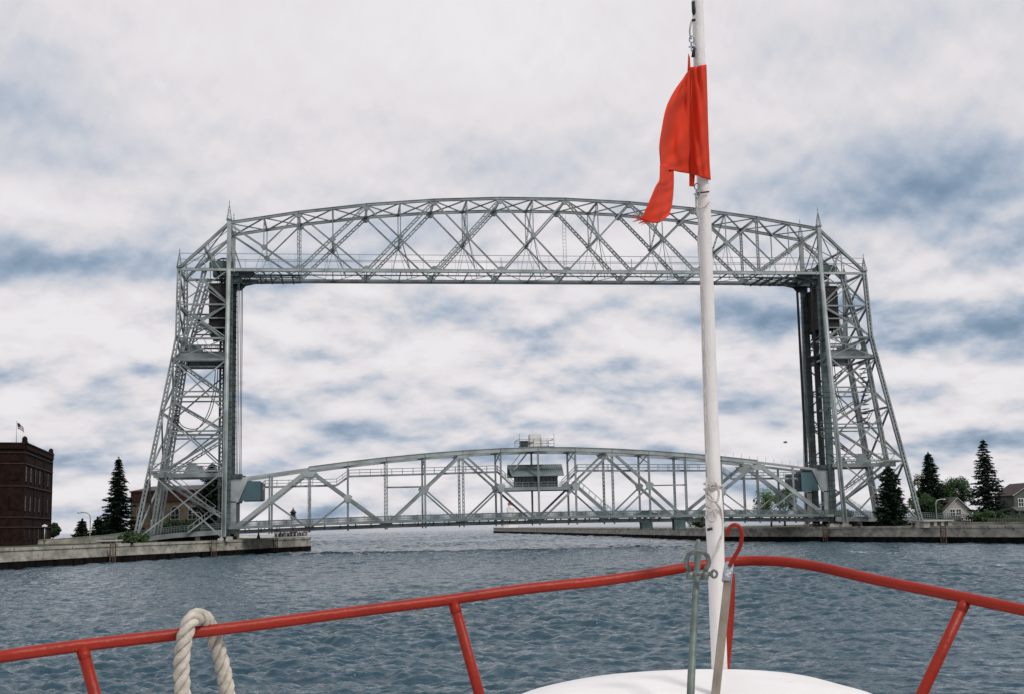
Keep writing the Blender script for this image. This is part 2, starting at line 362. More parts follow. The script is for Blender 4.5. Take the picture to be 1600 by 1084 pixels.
land('ground', inset(QL[:8], -1)[::-1]+[(-220, -220), (-320, 90), (-150, 130), (-80, 70), (-57, 40)], 2.72, 'flat grassy ground behind the left quay', grass_m)
land('ground', inset(QR[:7], 1)+[(52, 60), (70, 90), (200, 150), (330, 120), (300, -220)], 2.72, 'flat grassy ground behind the right quay', grass_m)
land('path', [(-45.2, 33), (-112.6, 410), (-118.5, 410), (-57, 40)], 2.74, 'concrete top of the left pier', conc_lt)
land('path', [(44.3, 50), (44.3, 436), (51.6, 436), (51.6, 50)], 2.74, 'concrete top of the right pier', conc_lt)
b = MB(); b.beam((52, 50, 1.4), (52, 436, 1.4), .9, 3.0); b.build('pier_back_wall', conc, qr)
b = MB(); b.beam((43.6, 436.2, 1.4), (52.3, 436.2, 1.4), .9, 3.0); b.build('pier_end_wall', conc, qr)

# rusty ladders set into the quay faces, each its own part
def quay_marks(root, spots):
    for px, py, kind in spots:
        p = onz(px, py, 0)
        if kind == 'ladder':
            b = MB(); fx = Vector((CX-p.x, CY-p.y, 0)).normalized()
            t = Vector((-fx.y, fx.x, 0))
            q = p+fx*.32
            b.beam(q-fx*.16+Vector((0, 0, .1)), q-fx*.16+Vector((0, 0, 2.84)), .08, .95, up=fx)
            for i in (-1, 1): b.beam(q+t*(i*.38)+Vector((0, 0, .1)), q+t*(i*.38)+Vector((0, 0, 2.9)), .14, .14)
            for k in range(9): b.beam(q-t*.38+Vector((0, 0, .3+.3*k)), q+t*.38+Vector((0, 0, .3+.3*k)), .08, .08)
            b.build('ladder', rust, root)
quay_marks(ql, [(176, 879, 'ladder'), (334, 869.5, 'ladder'), (430, 863.5, 'ladder')])
quay_marks(qr, [(1290, 846.2, 'ladder'), (1475, 848.3, 'ladder'), (1112, 845, 'ladder'), (937, 837.5, 'ladder'), (973, 839, 'ladder')])
# mooring bollards / tyres on the quay top
def bollard(px, py, side, label):
    p = onz(px, py, 2.8); r = empty('bollard', p, label, 'bollard', 'mooring bollards on the quay walls')
    b = MB(); b.lathe(p, [(.34, -.06), (.34, .04), (.2, .08), (.17, .45), (.3, .55), (.3, .66), (.16, .74)], 12); b.build('post', black_m, r)
bollard(206, 853.2, 1, 'black mooring bollard on the left quay, beside the low dark bushes')
bollard(351, 845.2, 1, 'black mooring bollard on the left quay at the foot of the near tower leg')
bollard(1343, 823.6, 1, 'black mooring bollard on the right quay just right of the near tower leg')
bollard(1428, 823.2, 1, 'black mooring bollard on the right quay by the outermost tower leg')
bollard(1276, 824.2, 1, 'black mooring bollard on the right quay, left of the tower foot')

# ------------------------------------------------------------------ the fixed frame of the lift bridge
frame = empty('lift_bridge', (0, 0, 2.8), 'tall silver steel lift bridge frame with two lattice towers and an arched overhead truss', 'bridge')
HB = 51.9; WY = 5.0
def ztop(x): return 66.15-5.4*(x/57.0)**2
def side_y(z): return WY+5.1*(HB-z)/49.0 if z < HB else WY
def Pin(z, sd, s): return Vector((s*57.0, sd*side_y(z), z))
def xo(z): return 65.9 if z >= 39 else 65.9+(39-z)/35*6.0
def Pout(z, sd, s): return Vector((s*xo(z), sd*side_y(z), z))
def xi(z): return 61.4+(52-z)/16*4.2 if z > 36 else 65.6+(36-z)/32*4.4

tr = MB()   # chord bracing of the overhead truss
XS = [-57+114*k/9 for k in range(10)]
for k in range(9):        # top laterals between the two trusses
    a, b_ = XS[k], XS[k+1]; mid = (a+b_)/2
    za, zb, zm = ztop(a), ztop(b_), (ztop(a)+ztop(b_))/2
    tr.laced((mid, -WY, zm-.1), (mid, WY, zm-.1), .35, .25, t=.07, lw=.05)
    if k: tr.laced((a, -WY, za-.1), (a, WY, za-.1), .45, .3, t=.09, lw=.06)
    for (u, v, zu, zv) in ((a, mid, za, zm), (mid, b_, zm, zb)):
        tr.laced((u, -WY, zu-.05), (v, WY, zv-.05), .32, .16, t=.07, lw=.05, pitch=.6); tr.laced((u, WY, zu-.05), (v, -WY, zv-.05), .32, .16, t=.07, lw=.05, pitch=.6)
    # bottom laterals
    for u in (a, mid): tr.beam((u, -WY, HB-.2), (u, WY, HB-.2), .16, .22)
    tr.beam((a, -WY, HB-.2), (mid, WY, HB-.2), .09, .09); tr.beam((mid, WY, HB-.2), (b_, -WY, HB-.2), .09, .09)
truss = tr.build('overhead_truss', steel, frame)
for sd in (-1, 1):
    c = MB()
    for k in range(9):
        a, b_ = XS[k], XS[k+1]; za, zb = ztop(a), ztop(b_)
        c.beam((a-.05, sd*WY, za), (b_+.05, sd*WY, zb), .48, .46)
        c.beam((a-.05, sd*WY, za+.26), (b_+.05, sd*WY, zb+.26), .66, .06)
    for s in (-1, 1):
        c.laced((s*57, sd*WY, ztop(57)), (s*65.9, sd*WY, HB+.3), .6, .5, t=.12, pitch=.9)
        c.beam((s*57, sd*WY, ztop(57)-.1), (s*65.9, sd*WY, HB+.2), .16, .30)
    c.build('top_chord', steel, truss)
    c = MB()
    c.beam((-66, sd*WY, HB), (66, sd*WY, HB), .50, .42); c.beam((-57, sd*WY, HB-.26), (57, sd*WY, HB-.26), .75, .08)
    if sd > 0: c.beam((-57, sd*WY, HB-.42), (57, sd*WY, HB-.42), .5, .24)
    for k in range(28): c.beam((-56+112*k/27, sd*(WY+.3), HB-.5), (-56+112*k/27, sd*(WY+.3), HB+.35), .14, .14)
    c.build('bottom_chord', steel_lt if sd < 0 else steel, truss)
    for k in range(9):
        a, b_ = XS[k], XS[k+1]; mid = (a+b_)/2; za, zb = ztop(a)-.2, ztop(b_)-.2
        heavy = dict(w=.52, h=.42)
        def dg(p, q, w, lace):
            d = MB()
            if lace: d.laced(p, q, w, .34, up=(0, 1, 0), t=.19, lw=.08, pitch=.8)
            else: d.beam(p, q, w, .34, up=(0, 1, 0))
            d.build('diagonal', steel, truss)
        A0, A1 = (a, sd*WY, HB), (a, sd*WY, za); B0, B1 = (b_, sd*WY, HB), (b_, sd*WY, zb)
        X = None
        if k == 0:
            dg(A1, B0, .36, False); X = lerp(A1, B0, .5); dg(X, B1, .22, False)
        elif k == 8:
            dg(B1, A0, .66, True); X = lerp(B1, A0, .5); dg(X, A1, .22, False)
        else:
            rise_lace = k in (1, 2, 3); fall_lace = k in (5, 6, 7)
            dg(A0, B1, .66 if rise_lace else .27, rise_lace); dg(A1, B0, .66 if fall_lace else .27, fall_lace)
            X = Vector((mid, sd*WY, HB+(ztop(mid)-HB)*.5))
        p_ = MB(); p_.beam((mid, sd*WY, (za+zb)/2+.1), X, .17, .17); p_.build('hanger_post', steel, truss)
        if k in (0, 7):
            p_ = MB(); p_.laced((b_, sd*WY, HB), (b_, sd*WY, zb), .5, .4, up=(0, 1, 0), t=.12, lw=.06); p_.build('post', steel, truss)
        if k in (3, 5): 
            p_ = MB(); p_.beam((b_, sd*WY, HB+.2), (b_, sd*WY, HB+2.6), .12, .12); p_.build('post', steel, truss)
        # gusset plates
        g_ = MB(); g_.poly([(X[0]-.6, sd*WY, X[2]), (X[0], sd*WY, X[2]-.6), (X[0]+.6, sd*WY, X[2]), (X[0], sd*WY, X[2]+.6)], .44, (0, 1, 0)); g_.build('gusset_plate', steel, truss)
        if k:
            q = A0; g_ = MB(); g_.poly([(q[0]-.9, sd*WY, q[2]+.215), (q[0]+.9, sd*WY, q[2]+.215), (q[0]+.35, sd*WY, q[2]+.9), (q[0]-.35, sd*WY, q[2]+.9)], .47, (0, 1, 0)); g_.build('gusset_plate', steel, truss)
            q = A1; g_ = MB(); g_.poly([(q[0]-.8, sd*WY, q[2]-.13), (q[0]+.8, sd*WY, q[2]-.13), (q[0]+.3, sd*WY, q[2]-.8), (q[0]-.3, sd*WY, q[2]-.8)], .47, (0, 1, 0)); g_.build('gusset_plate', steel, truss)
        # thin hanger rods fanning from the crossing to the bottom chord
        h_ = MB()
        for dx in (-1.6, 1.9): h_.beam(X, (X[0]+dx, sd*WY, HB), .08, .08)
        h_.build('hanger_rod', steel, truss)
# sway frames across the trusses at the crossings
for k in range(1, 8):
    mid = (XS[k]+XS[k+1])/2; zx = HB+(ztop(mid)-HB)*.5
    s_ = MB(); s_.laced((mid, -WY, zx), (mid, WY, zx), .35, .25, t=.07, lw=.05)
    if k >= 3:
        s_.laced((mid, -WY, ztop(mid)), (mid, WY, zx), .3, .16, t=.06, lw=.05, pitch=.7); s_.laced((mid, WY, ztop(mid)), (mid, -WY, zx), .3, .16, t=.06, lw=.05, pitch=.7)
    s_.beam((mid, -WY, zx), (mid+2.4, WY*.3, HB), .12, .12); s_.beam((mid, WY, zx), (mid+2.4, -WY*.3, HB), .12, .12)
    s_.build('sway_frame', steel, truss)
# catwalk and its handrails
c = MB(); c.box(-56, 56, -.45, .45, HB+.05, HB+.11)
for yy, zz in ((-WY+.7, 54.0), (-WY+.7, 55.1), (WY-.7, 55.5), (WY-.7, 54.1)): c.beam((-66, yy, zz), (66, yy, zz), .09, .09)
for yy in (-.45, .45):
    c.beam((-56, yy, HB+1.2), (56, yy, HB+1.2), .06, .06)
    for k in range(57): c.beam((-56+2*k, yy, HB+.1), (-56+2*k, yy, HB+1.2), .06, .06)
for k in range(39): c.beam((-57+3*k, -WY+.7, HB), (-57+3*k, -WY+.7, 53.95 if k % 2 else 55.1), .05, .05)
c.build('catwalk', steel, truss)
c = MB()
for k in range(16):
    zz = 52.5+k*.72
    c.beam((6.9, 1.6, zz), (7.5, 1.6, zz), .05, .05)
for xx in (6.9, 7.5): c.beam((xx, 1.6, 52), (xx, 1.6, 64.8), .07, .07)
c.build('ladder', steel_lt, truss)
# dark trusswork and machinery under the overhead truss near each tower
for s in (-1, 1):
    c = MB()
    for sd in (-1, 1):
        for k in range(6):
            x0 = s*(56-k*1.5); x1 = s*(56-(k+1)*1.5)
            c.beam((x0, sd*3.6, HB-.9+(k % 2)*1.1), (x1, sd*3.6, HB+.2-(k % 2)*1.1), .16, .16)
        c.beam((s*56, sd*3.6, HB-.95), (s*44, sd*3.6, HB-.75), .25, .25); c.beam((s*56, sd*3.6, HB+.25), (s*44, sd*3.6, HB+.25), .2, .2)
        c.poly([(s*56.6, sd*4.2, HB), (s*52.4, sd*4.2, HB-.1), (s*52.4, sd*4.2, HB-.8), (s*54.6, sd*4.2, HB-1.3), (s*55.4, sd*4.2, HB-2.2), (s*56.6, sd*4.2, HB-2.2)], .4, (0, 1, 0))
    for k in range(6): c.beam((s*(55.5-2.0*k), -4, HB-.8), (s*(55.5-2.0*k), 4, HB-.8), .2, .4)
    c.build('sheave_bracket', steel_dk, truss)
    for sd in (-1, 1):
        # rope sheaves in a housing on the tower top
        w_ = MB(); cx = s*58.1; cz_ = HB+.9
        for yy in (sd*3.4,):
            ring = [(cx+1.55*math.cos(t*math.pi/12), yy, cz_+1.55*math.sin(t*math.pi/12)) for t in range(25)]
            w_.tube(ring, .16, 6)
            for t in range(8): w_.beam((cx, yy, cz_), (cx+1.5*math.cos(t*math.pi/4), yy, cz_+1.5*math.sin(t*math.pi/4)), .12, .2)
            w_.beam((cx, yy-.8, cz_), (cx, yy+.8, cz_), .4, .4)
        w_.build('sheave_wheel', steel_dk, truss)
        w_ = MB(); w_.box(min(s*56.3, s*60.6), max(s*56.3, s*60.6), sd*3.3-1.1, sd*3.3+1.1, HB+.3, HB+1.5)
        w_.box(min(s*57, s*60.2), max(s*57, s*60.2), sd*3.3-.9, sd*3.3+.9, HB+1.5, HB+1.9); w_.box(min(s*55.2, s*58.4), max(s*55.2, s*58.4), sd*3.9-1.0, sd*3.9+1.0, HB-1.1, HB+.28)
        w_.build('sheave_housing', col_green, truss)

def spire(p, h, parent):
    b = MB(); p = Vector(p); w = .42
    b.box(p.x-.5, p.x+.5, p.y-.5, p.y+.5, p.z-.1, p.z+.12)
    cs = [Vector((i*w, j*w, 0)) for i, j in ((-1, -1), (1, -1), (1, 1), (-1, 1))]
    for c_ in cs: b.beam(p+c_, p+Vector((0, 0, h)), .1, .1)
    for k in range(5):
        t0, t1 = k/6, (k+1)/6
        for i in range(4):
            a_, b2 = cs[i], cs[(i+1) % 4]
            b.beam(p+a_*(1-t0)+Vector((0, 0, h*t0)), p+b2*(1-t1)+Vector((0, 0, h*t1)), .05, .05)
    b.beam(p+Vector((0, 0, h-.2)), p+Vector((0, 0, h+.8)), .07, .07); b.lathe(p+Vector((0, 0, h+.2)), [(.05, 0), (.14, .1), (.05, .22)], 8)
    b.build('spire', steel, parent)

LV = [51.9, 45.3, 39.0, 35.2, 25.4, 15.0, 3.0]
for s in (-1, 1):
    t = MB()
    for sd in (-1, 1):
        for zz in (45.3, 39.0, 35.2, 15.0): t.beam(Pin(zz, sd, s), Pout(zz, sd, s), .24, .3)
        for i in range(6):
            if i == 2: 
                t.beam(Pin(LV[3], sd, s), Pout(LV[2], sd, s), .16, .16); t.beam(Pin(LV[2], sd, s), Pout(LV[3], sd, s), .16, .16); continue
            w = .18 if i < 2 else .25
            t.beam(Pin(LV[i], sd, s), Pout(LV[i+1], sd, s), w, w*.8, up=(0, 1, 0)); t.beam(Pout(LV[i], sd, s), Pin(LV[i+1], sd, s), w, w*.8, up=(0, 1, 0))
        # braces inside the raking end of the overhead truss
        A = Vector((s*57, sd*WY, ztop(57))); B = Vector((s*65.9, sd*WY, HB))
        t.beam(lerp(A, B, .5), (s*58.5, sd*WY, HB), .2, .2); t.beam(lerp(A, B, .42), (s*59.9, sd*WY, HB+.1), .15, .15)
        t.beam((s*57, sd*WY, 59.5), (s*65.7, sd*WY, HB+.5), .1, .1)
        t.beam((s*57, sd*WY, 58.6), (s*54.8, sd*WY, HB+.2), .18, .18)
        t.beam((s*61.3, sd*WY, HB), (s*61.3, sd*WY, HB+4.3), .16, .16)
    # end face bracing between near and far outer legs
    for i in range(6):
        a0, a1 = Pout(LV[i], -1, s), Pout(LV[i], 1, s); b0, b1 = Pout(LV[i+1], -1, s), Pout(LV[i+1], 1, s)
        t.laced(a0, a1, .5, .35, t=.1, lw=.06)
        t.laced(a0, b1, .4, .25, up=(1, 0, 0), t=.09, lw=.06, pitch=.7); t.laced(a1, b0, .4, .25, up=(1, 0, 0), t=.09, lw=.06, pitch=.7)
        m0, m1 = lerp(a0, a1, .5), lerp(b0, b1, .5)
    for i in range(2, 5):
        t.beam(Pin(LV[i], -1, s), Pin(LV[i], 1, s)+Vector((s*.6, 0, 0)), .25, .35)
    A0 = Vector((s*57, -WY, ztop(57)-.2)); A1 = Vector((s*57, WY, ztop(57)-.2)); B0 = Vector((s*65.9, -WY, HB)); B1 = Vector((s*65.9, WY, HB))
    t.laced(A0, A1, .5, .35, t=.1, lw=.06); t.beam(A0, B1, .16, .16); t.beam(A1, B0, .16, .16); t.beam(A0, (s*57, WY, HB+1), .16, .16); t.beam(A1, (s*57, -WY, HB+1), .16, .16)
    t.laced(lerp(A0, B0, .5), lerp(A1, B1, .5), .4, .3, t=.08, lw=.05)
    # inner frame: heavy zigzag bracing between guide column and raking column
    ZZ = [(50.2, 0, 45.8, 1), (45.4, 1, 41.5, 0), (43.6, 0, 38.6, 1), (35.0, 0, 28.8, 1), (27.8, 0, 22.2, 1), (22.0, 1, 14.9, 0), (13.6, 0, 6.4, 1)]
    for sd in (-1, 1):
        for z0, e0_, z1, e1_ in ZZ:
            p = Vector((s*(xi(z0) if e0_ == 0 else 57.2), sd*4.3, z0)); q = Vector((s*(xi(z1) if e1_ == 0 else 57.2), sd*4.3, z1))
            t.beam(p, q, .42, .4, up=(0, 1, 0)) if sd < 0 else t.laced(p, q, .6, .4, up=(0, 1, 0), t=.18, pitch=.9)
        for zz in (29.6, 28.6, 22.4, 21.6, 43.0, 41.2): t.beam((s*57, sd*4.3, zz), (s*xi(zz), sd*4.3, zz), .22, .26)
        t.beam((s*xi(39.5), sd*4.3, 39.2), (s*57, sd*4.3, 39.2), .2, .3)
        # small lattice below the counterweight
        for k in range(5): t.beam((s*(57.5+k*1.5), sd*4.3, 37.2), (s*(58.3+k*1.5), sd*4.3, 39.0), .1, .1)
    tower = t.build('tower', steel, frame)
    for sd in (-1, 1):
        lg = MB()
        lg.laced(Pin(2.9, sd, s), Pin(HB, sd, s), .72, .72, up=(0, 1, 0), t=.2, pitch=1.0)
        lg.tube([Pin(2.9, sd, s)+Vector((0, -.25, 0)), Pin(HB, sd, s)+Vector((0, -.25, 0))], .30, 10)
        lg.beam((s*57, sd*WY, HB), (s*57, sd*WY, ztop(57)+.6), .75, .7); lg.build('leg', steel_lt, tower)
        lg = MB(); zs = [2.9, 39, HB+.2]
        for a_, b_ in zip(zs[:-1], zs[1:]):
            P, Q = Pout(a_, sd, s), Pout(b_, sd, s)
            lg.laced(P, Q, .8, .6, up=(0, 1, 0), t=.26, pitch=.8, lw=.1)
        lg.build('leg', steel, tower)
        lg = MB(); zs = [3.4, 36, 52]
        for a_, b_ in zip(zs[:-1], zs[1:]):
            lg.laced((s*xi(a_), sd*4.3, a_), (s*xi(b_), sd*4.3, b_), .85, .6, up=(0, 1, 0), t=.28, pitch=.9, lw=.12)
        lg.build('raking_column', steel, tower)
        g_ = MB(); x0 = s*56.9-.6; x1 = s*56.9+.6
        g_.box(x0, x1, sd*4.5-.55, sd*4.5+.55, 3.2, HB-.3)
        for k in range(48): g_.box(x0-.07, x1+.07, sd*4.5-.62, sd*4.5+.62, 3.6+k, 3.68+k)
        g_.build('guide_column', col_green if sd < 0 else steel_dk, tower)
        if sd > 0:
            g_ = MB(); g_.laced((s*58.9, 4.6, 3.2), (s*58.9, 4.6, HB), 1.0, .8, up=(0, 1, 0), t=.36, pitch=.8, lw=.12)
            g_.build('rear_column', steel_dk, tower)
        spire((s*57, sd*WY, ztop(57)+.6), 3.0, tower); spire((s*65.9, sd*WY, HB+.45), 2.8, tower)
        # footings
        for P in (Pin(2.8, sd, s), Pout(2.8, sd, s)): f_ = MB(); f_.box(P.x-.9, P.x+.9, P.y-.9, P.y+.9, 2.5, 3.1); f_.box(P.x-.55, P.x+.55, P.y-.55, P.y+.55, 3.1, 3.3); f_.build('footing', conc_lt, tower)
        for xx in (56.9, xi(3)): f_ = MB(); f_.box(s*xx-1.05, s*xx+1.05, sd*4.4-1, sd*4.4+1, 2.5, 3.35); f_.build('footing', conc_lt, tower)
    # machinery platform girders
    g_ = MB()
    for yy in (-4.6, 4.6):
        g_.beam((s*57, yy, 36.0), (s*xi(36), yy, 36.0), .3, 1.7)
        g_.beam((s*57, yy, 36.87), (s*xi(36), yy, 36.87), .6, .06); g_.beam((s*57, yy, 35.13), (s*xi(36), yy, 35.13), .6, .06)
        g_.beam((s*57, yy, 38.0), (s*xi(36), yy, 38.0), .08, .08)
        for k in range(7): g_.beam((s*(57.4+k*1.3), yy, 36.8), (s*(57.4+k*1.3), yy, 38), .08, .08)
    g_.box(min(s*57, s*65.6), max(s*57, s*65.6), -4.6, 4.6, 36.5, 36.6)
    g_.box(min(s*62.2, s*64.6), max(s*62.2, s*64.6), -2, 2.2, 36.6, 38.2)
    g_.beam((s*57, -4.2, 34.2), (s*65.6, -4.2, 34.2), .2, .2)
    g_.build('machinery_platform', steel, tower)
    # lattice walkway low on the tower
    for yy in (-5.2, 5.2):
        g_ = MB()
        g_.beam((s*57, yy, 14.4), (s*69.8, yy, 14.4), .5, .75); g_.beam((s*57, yy, 16.5), (s*69.8, yy, 16.5), .14, .14); g_.beam((s*57, yy, 15.5), (s*69.8, yy, 15.5), .1, .1)
        for k in range(10):
            x0, x1 = 57.2+1.26*k, 57.2+1.26*(k+1)
            g_.beam((s*x0, yy, 14.8 if k % 2 else 16.4), (s*x1, yy, 16.4 if k % 2 else 14.8), .09, .09)
        g_.poly([(s*61.6, yy, 14.8), (s*64.6, yy, 14.8), (s*63.7, yy, 16.6), (s*62.5, yy, 16.6)], .12, (0, 1, 0))
        g_.box(min(s*57, s*69.6), max(s*57, s*69.6), min(yy, yy*.8), max(yy, yy*.8), 14.7, 14.78)
        g_.build('walkway', steel, tower)
    # stair from the walkway down to the deck
    g_ = MB(); a_ = Vector((s*67.5, -5.6, 14.6)); b_ = Vector((s*58.8, -5.6, 7.8)); c_ = Vector((s*63.5, -6.4, 4.2))
    for (u, v) in ((a_, b_), (b_, c_)):
        for yy in (-.4, .4):
            o_ = Vector((0, yy, 0)); g_.beam(u+o_, v+o_, .07, .25); g_.beam(u+o_+Vector((0, 0, 1)), v+o_+Vector((0, 0, 1)), .06, .06)
            for k in range(6): q = lerp(u, v, k/5)+o_; g_.beam(q, q+Vector((0, 0, 1)), .05, .05)
        for k in range(24): q = lerp(u, v, k/23); g_.box(q.x-.13, q.x+.13, q.y-.4, q.y+.4, q.z-.02, q.z+.03)
    g_.build('stair', steel, tower)
    # slack power cables looping inside the tower
    for off in (0, .45):
        g_ = MB(); pts = smooth_path([(s*(58.9+off), -3.2, 34.8), (s*(59.2+off), -3.2, 30), (s*(60.3+off), -3.2, 25.5), (s*(62.4+off), -3.2, 23.0-off), (s*(64.8+off), -3.2, 23.2-off), (s*(66.2+off), -3.2, 24.8)], 6)
        g_.tube(pts, .08, 6); g_.build('power_cable', black_m, tower)
    g_ = MB()
    for k in range(15):
        g_.box(min(s*66.2, s*67.0), max(s*66.2, s*67.0), -1.2, 1.2, 22+k*.9, 22.1+k*.9)
    g_.build('cable_rack', steel_dk, tower)

# counterweights hanging in the towers
for s, lab in ((-1, 'dark rusty counterweight block hung high in the left tower'), (1, 'dark rusty counterweight block hung high in the right tower')):
    cwt = empty('counterweight', (s*59.4, 0, 40), lab, 'counterweight', 'counterweights hung in the two towers')
    b = MB(); b.box(min(s*57.3, s*60.6), max(s*57.3, s*60.6), -3.9, 3.9, 41.3, 49.6)
    for k in range(5):
        b.box(min(s*57.2, s*60.7), max(s*57.2, s*60.7), -4.0, 4.0, 41.3+k*2, 41.45+k*2)
    b.build('block', cw_mat, cwt)
    b = MB()
    for yy in (-3.4, -1.6, 1.6, 3.4):
        for xx in (57.8, 60): b.beam((s*xx, yy, 40.0), (s*xx, yy, 41.3), .3, .4)
    b.box(min(s*57.5, s*60.4), max(s*57.5, s*60.4), -3.6, 3.6, 39.8, 40.05); b.build('lower_frame', steel_dk, cwt)
    b = MB()
    for yy in (-3.6, -3.3, 3.3, 3.6):
        for xx in (58.8, 59.1): b.beam((s*xx, yy, 49.5), (s*xx, yy, HB+.6), .07, .07)
    b.build('hanging_rope', black_m, cwt)

# ------------------------------------------------------------------ the lift span
span = empty('lift_span', (0, 0, 4), 'lowered silver steel lift span with curved top chords, road deck and control cabin', 'lift span')
LY = 4.2
def zc_(x): return 18.3-5.0*(abs(x)/56.5)**1.75
def zd(x): return 5.5-.72*(x/56.5)**2
LX = [-56.5+113*k/16 for k in range(17)]
b = MB()
for k in range(40):     # cross beams and road slab
    x0, x1 = -56.5+113*k/40, -56.5+113*(k+1)/40
    b.beam((x0, 0, zd(x0)-.45), (x1, 0, zd(x1)-.45), 7.8, .22)
    b.beam((x0, -4.6, zd(x0)-.68), (x0, 4.6, zd(x0)-.68), .22, .30)
deck = b.build('road_deck', steel_dk, span)
for sd in (-1, 1):
    c = MB()
    for k in range(40):
        x0, x1 = -56.5+113*k/40, -56.5+113*(k+1)/40
        c.beam((x0, sd*5.3, zd(x0)-.1), (x1, sd*5.3, zd(x1)-.1), 1.6, .12); c.beam((x0, sd*6.1, zd(x0)+.10), (x1, sd*6.1, zd(x1)+.10), .08, .42)
        if k % 5: c.poly([(x0, sd*4.5, zd(x0)-.15), (x0, sd*6.0, zd(x0)-.15), (x0, sd*4.5, zd(x0)-.85)], .12, (1, 0, 0))
    c.build('sidewalk', steel, span)
    r_ = MB()
    for zz, w in ((1.1, .09), (.62, .04), (.14, .05)):
        for k in range(40):
            x0, x1 = -56.5+113*k/40, -56.5+113*(k+1)/40
            r_.beam((x0, sd*6.1, zd(x0)+zz), (x1, sd*6.1, zd(x1)+zz), w, w)
    for k in range(564):
        x0 = -56.4+.2*k; w = .12 if k % 12 == 0 else .085
        r_.beam((x0, sd*6.1, zd(x0)), (x0, sd*6.1, zd(x0)+(1.25 if k % 12 == 0 else 1.08)), w, w)
    r_.build('railing', rail_m, span)
    g_ = MB()
    for k in range(16):
        a, b_ = LX[k], LX[k+1]
        g_.beam((a, sd*LY, zd(a)-.78), (b_, sd*LY, zd(b_)-.78), .55, .42)
        g_.beam((a, sd*LY, zd(a)-.55), (b_, sd*LY, zd(b_)-.55), .8, .05); g_.beam((a, sd*LY, zd(a)-1.01), (b_, sd*LY, zd(b_)-1.01), .8, .05)
        g_.beam((a, sd*(LY+.45), zd(a)-1.3), (a, sd*(LY+.45), zd(a)-.6), .25, .25)
    g_.build('bottom_chord', steel, span)
    tcx = MB()
    for k in range(2, 14):
        a, b_ = LX[k], LX[k+1]; tcx.beam((a-.04, sd*LY, zc_(a)), (b_+.04, sd*LY, zc_(b_)), .7, .75); tcx.beam((a, sd*LY, zc_(a)+.4), (b_, sd*LY, zc_(b_)+.4), .95, .07)
    for s in (-1, 1):
        tcx.beam((s*42.2, sd*LY, zc_(42.3)), (s*56.5, sd*LY, zc_(56.5)+.1), .5, .42)
    tcx.build('top_chord', steel_lt, span)
    def dgn(p, q, w, h=.45, lace=False, mt=steel):
        d = MB()
        if lace: d.laced(p, q, w, h, up=(0, 1, 0), t=.15, pitch=.8)
        else:
            for o_ in (-1, 1): d.beam(Vector(p)+Vector((0, o_*h/2*.7, 0)), Vector(q)+Vector((0, o_*h/2*.7, 0)), w, .12, up=(0, 1, 0))
            d.beam(p, q, .14, h*.6, up=(0, 1, 0))
        d.build('diagonal', mt, span)
    T = lambda k: (LX[k], sd*LY, zc_(LX[k])-.2); Bt = lambda k: (LX[k], sd*LY, zd(LX[k])-.7)
    for s in (-1, 1):
        K_ = (lambda k: k) if s < 0 else (lambda k: 16-k)
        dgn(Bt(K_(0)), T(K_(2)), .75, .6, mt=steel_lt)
        dgn(T(K_(2)), Bt(K_(4)), .6, .5)
        m_ = lerp(T(K_(2)), Bt(K_(4)), .5); dgn(m_, Bt(K_(2)), .22, .2)
        m2 = lerp(Bt(K_(0)), T(K_(2)), .5); dgn(m2, Bt(K_(2)), .22, .2)
        dgn(Bt(K_(4)), T(K_(6)), .5, .5); dgn(T(K_(6)), Bt(K_(8)), .38, .45)
        m3 = lerp(Bt(K_(4)), T(K_(6)), .5); dgn(m3, Bt(K_(6)), .28, .3)
        m4 = lerp(T(K_(6)), Bt(K_(8)), .5); dgn(m4, Bt(K_(6)), .3, .3)
    for k in range(1, 16):
        p_ = MB(); top = T(k)
        if k in (1, 15): top = (LX[k], sd*LY, zc_(LX[k])+.1)
        if k % 2 == 0 and k not in (8,): p_.laced(top, Bt(k), .42, .4, up=(0, 1, 0), t=.14, pitch=.7, lw=.06)
        else: p_.beam(top, Bt(k), .34, .34, up=(0, 1, 0))
        p_.build('post', steel, span)
    def gus(P, o, th): g_ = MB(); P = Vector(P); g_.poly([P+Vector((x_, 0, z_)) for x_, z_ in o], th, (0, 1, 0)); g_.build('gusset_plate', steel_lt, span)
    for k in range(1, 16, 2):
        if k in (1, 15): P = lerp(Bt(0 if k == 1 else 16), T(2 if k == 1 else 14), .5); r0 = .5
        else:
            z_ = (zc_(LX[k-1 if (k//2) % 2 else k+1])+zd(LX[k]))/2; P = Vector((LX[k], sd*LY, z_-.4)); r0 = .8
        gus(P, [(-r0, .3), (-r0*.5, -r0), (r0*.5, -r0), (r0, .3), (0, r0)], .5)
    for k in (2, 14): gus(T(k), [(-1.6, -.3), (1.6, -.3), (.7, -1.3), (-.7, -1.3)], .6)
    for k in (6, 10): gus(T(k), [(-1.4, 0), (1.4, 0), (.7, -.9), (-.7, -.9)], .5)
    for k in (0, 4, 8, 12, 16): gus(Bt(k), [(-1.5, -.1), (1.5, -.1), (.6, .9), (-.6, .9)], .5)
    # end posts carrying the lifting plates, teal machinery housings
    for s in (-1, 1):
        e_ = MB()
        e_.poly([(s*56.6, sd*(LY+.2), 13.6), (s*53.2, sd*(LY+.2), 13.6), (s*55.0, sd*(LY+.2), 9.4), (s*56.6, sd*(LY+.2), 9.4)], .5, (0, 1, 0))
        e_.beam((s*55.9, sd*(LY+.2), 4.2), (s*55.9, sd*(LY+.2), 9.6), 1.1, .5); e_.build('end_post', steel_lt, span)
        e_ = MB(); e_.poly([(s*53.4, sd*(LY+.1), 13.2), (s*51.0, sd*(LY+.1), 13.2), (s*51.0, sd*(LY+.1), 9.7), (s*54.6, sd*(LY+.1), 9.7)], .3, (0, 1, 0)); e_.build('side_panel', teal, span)
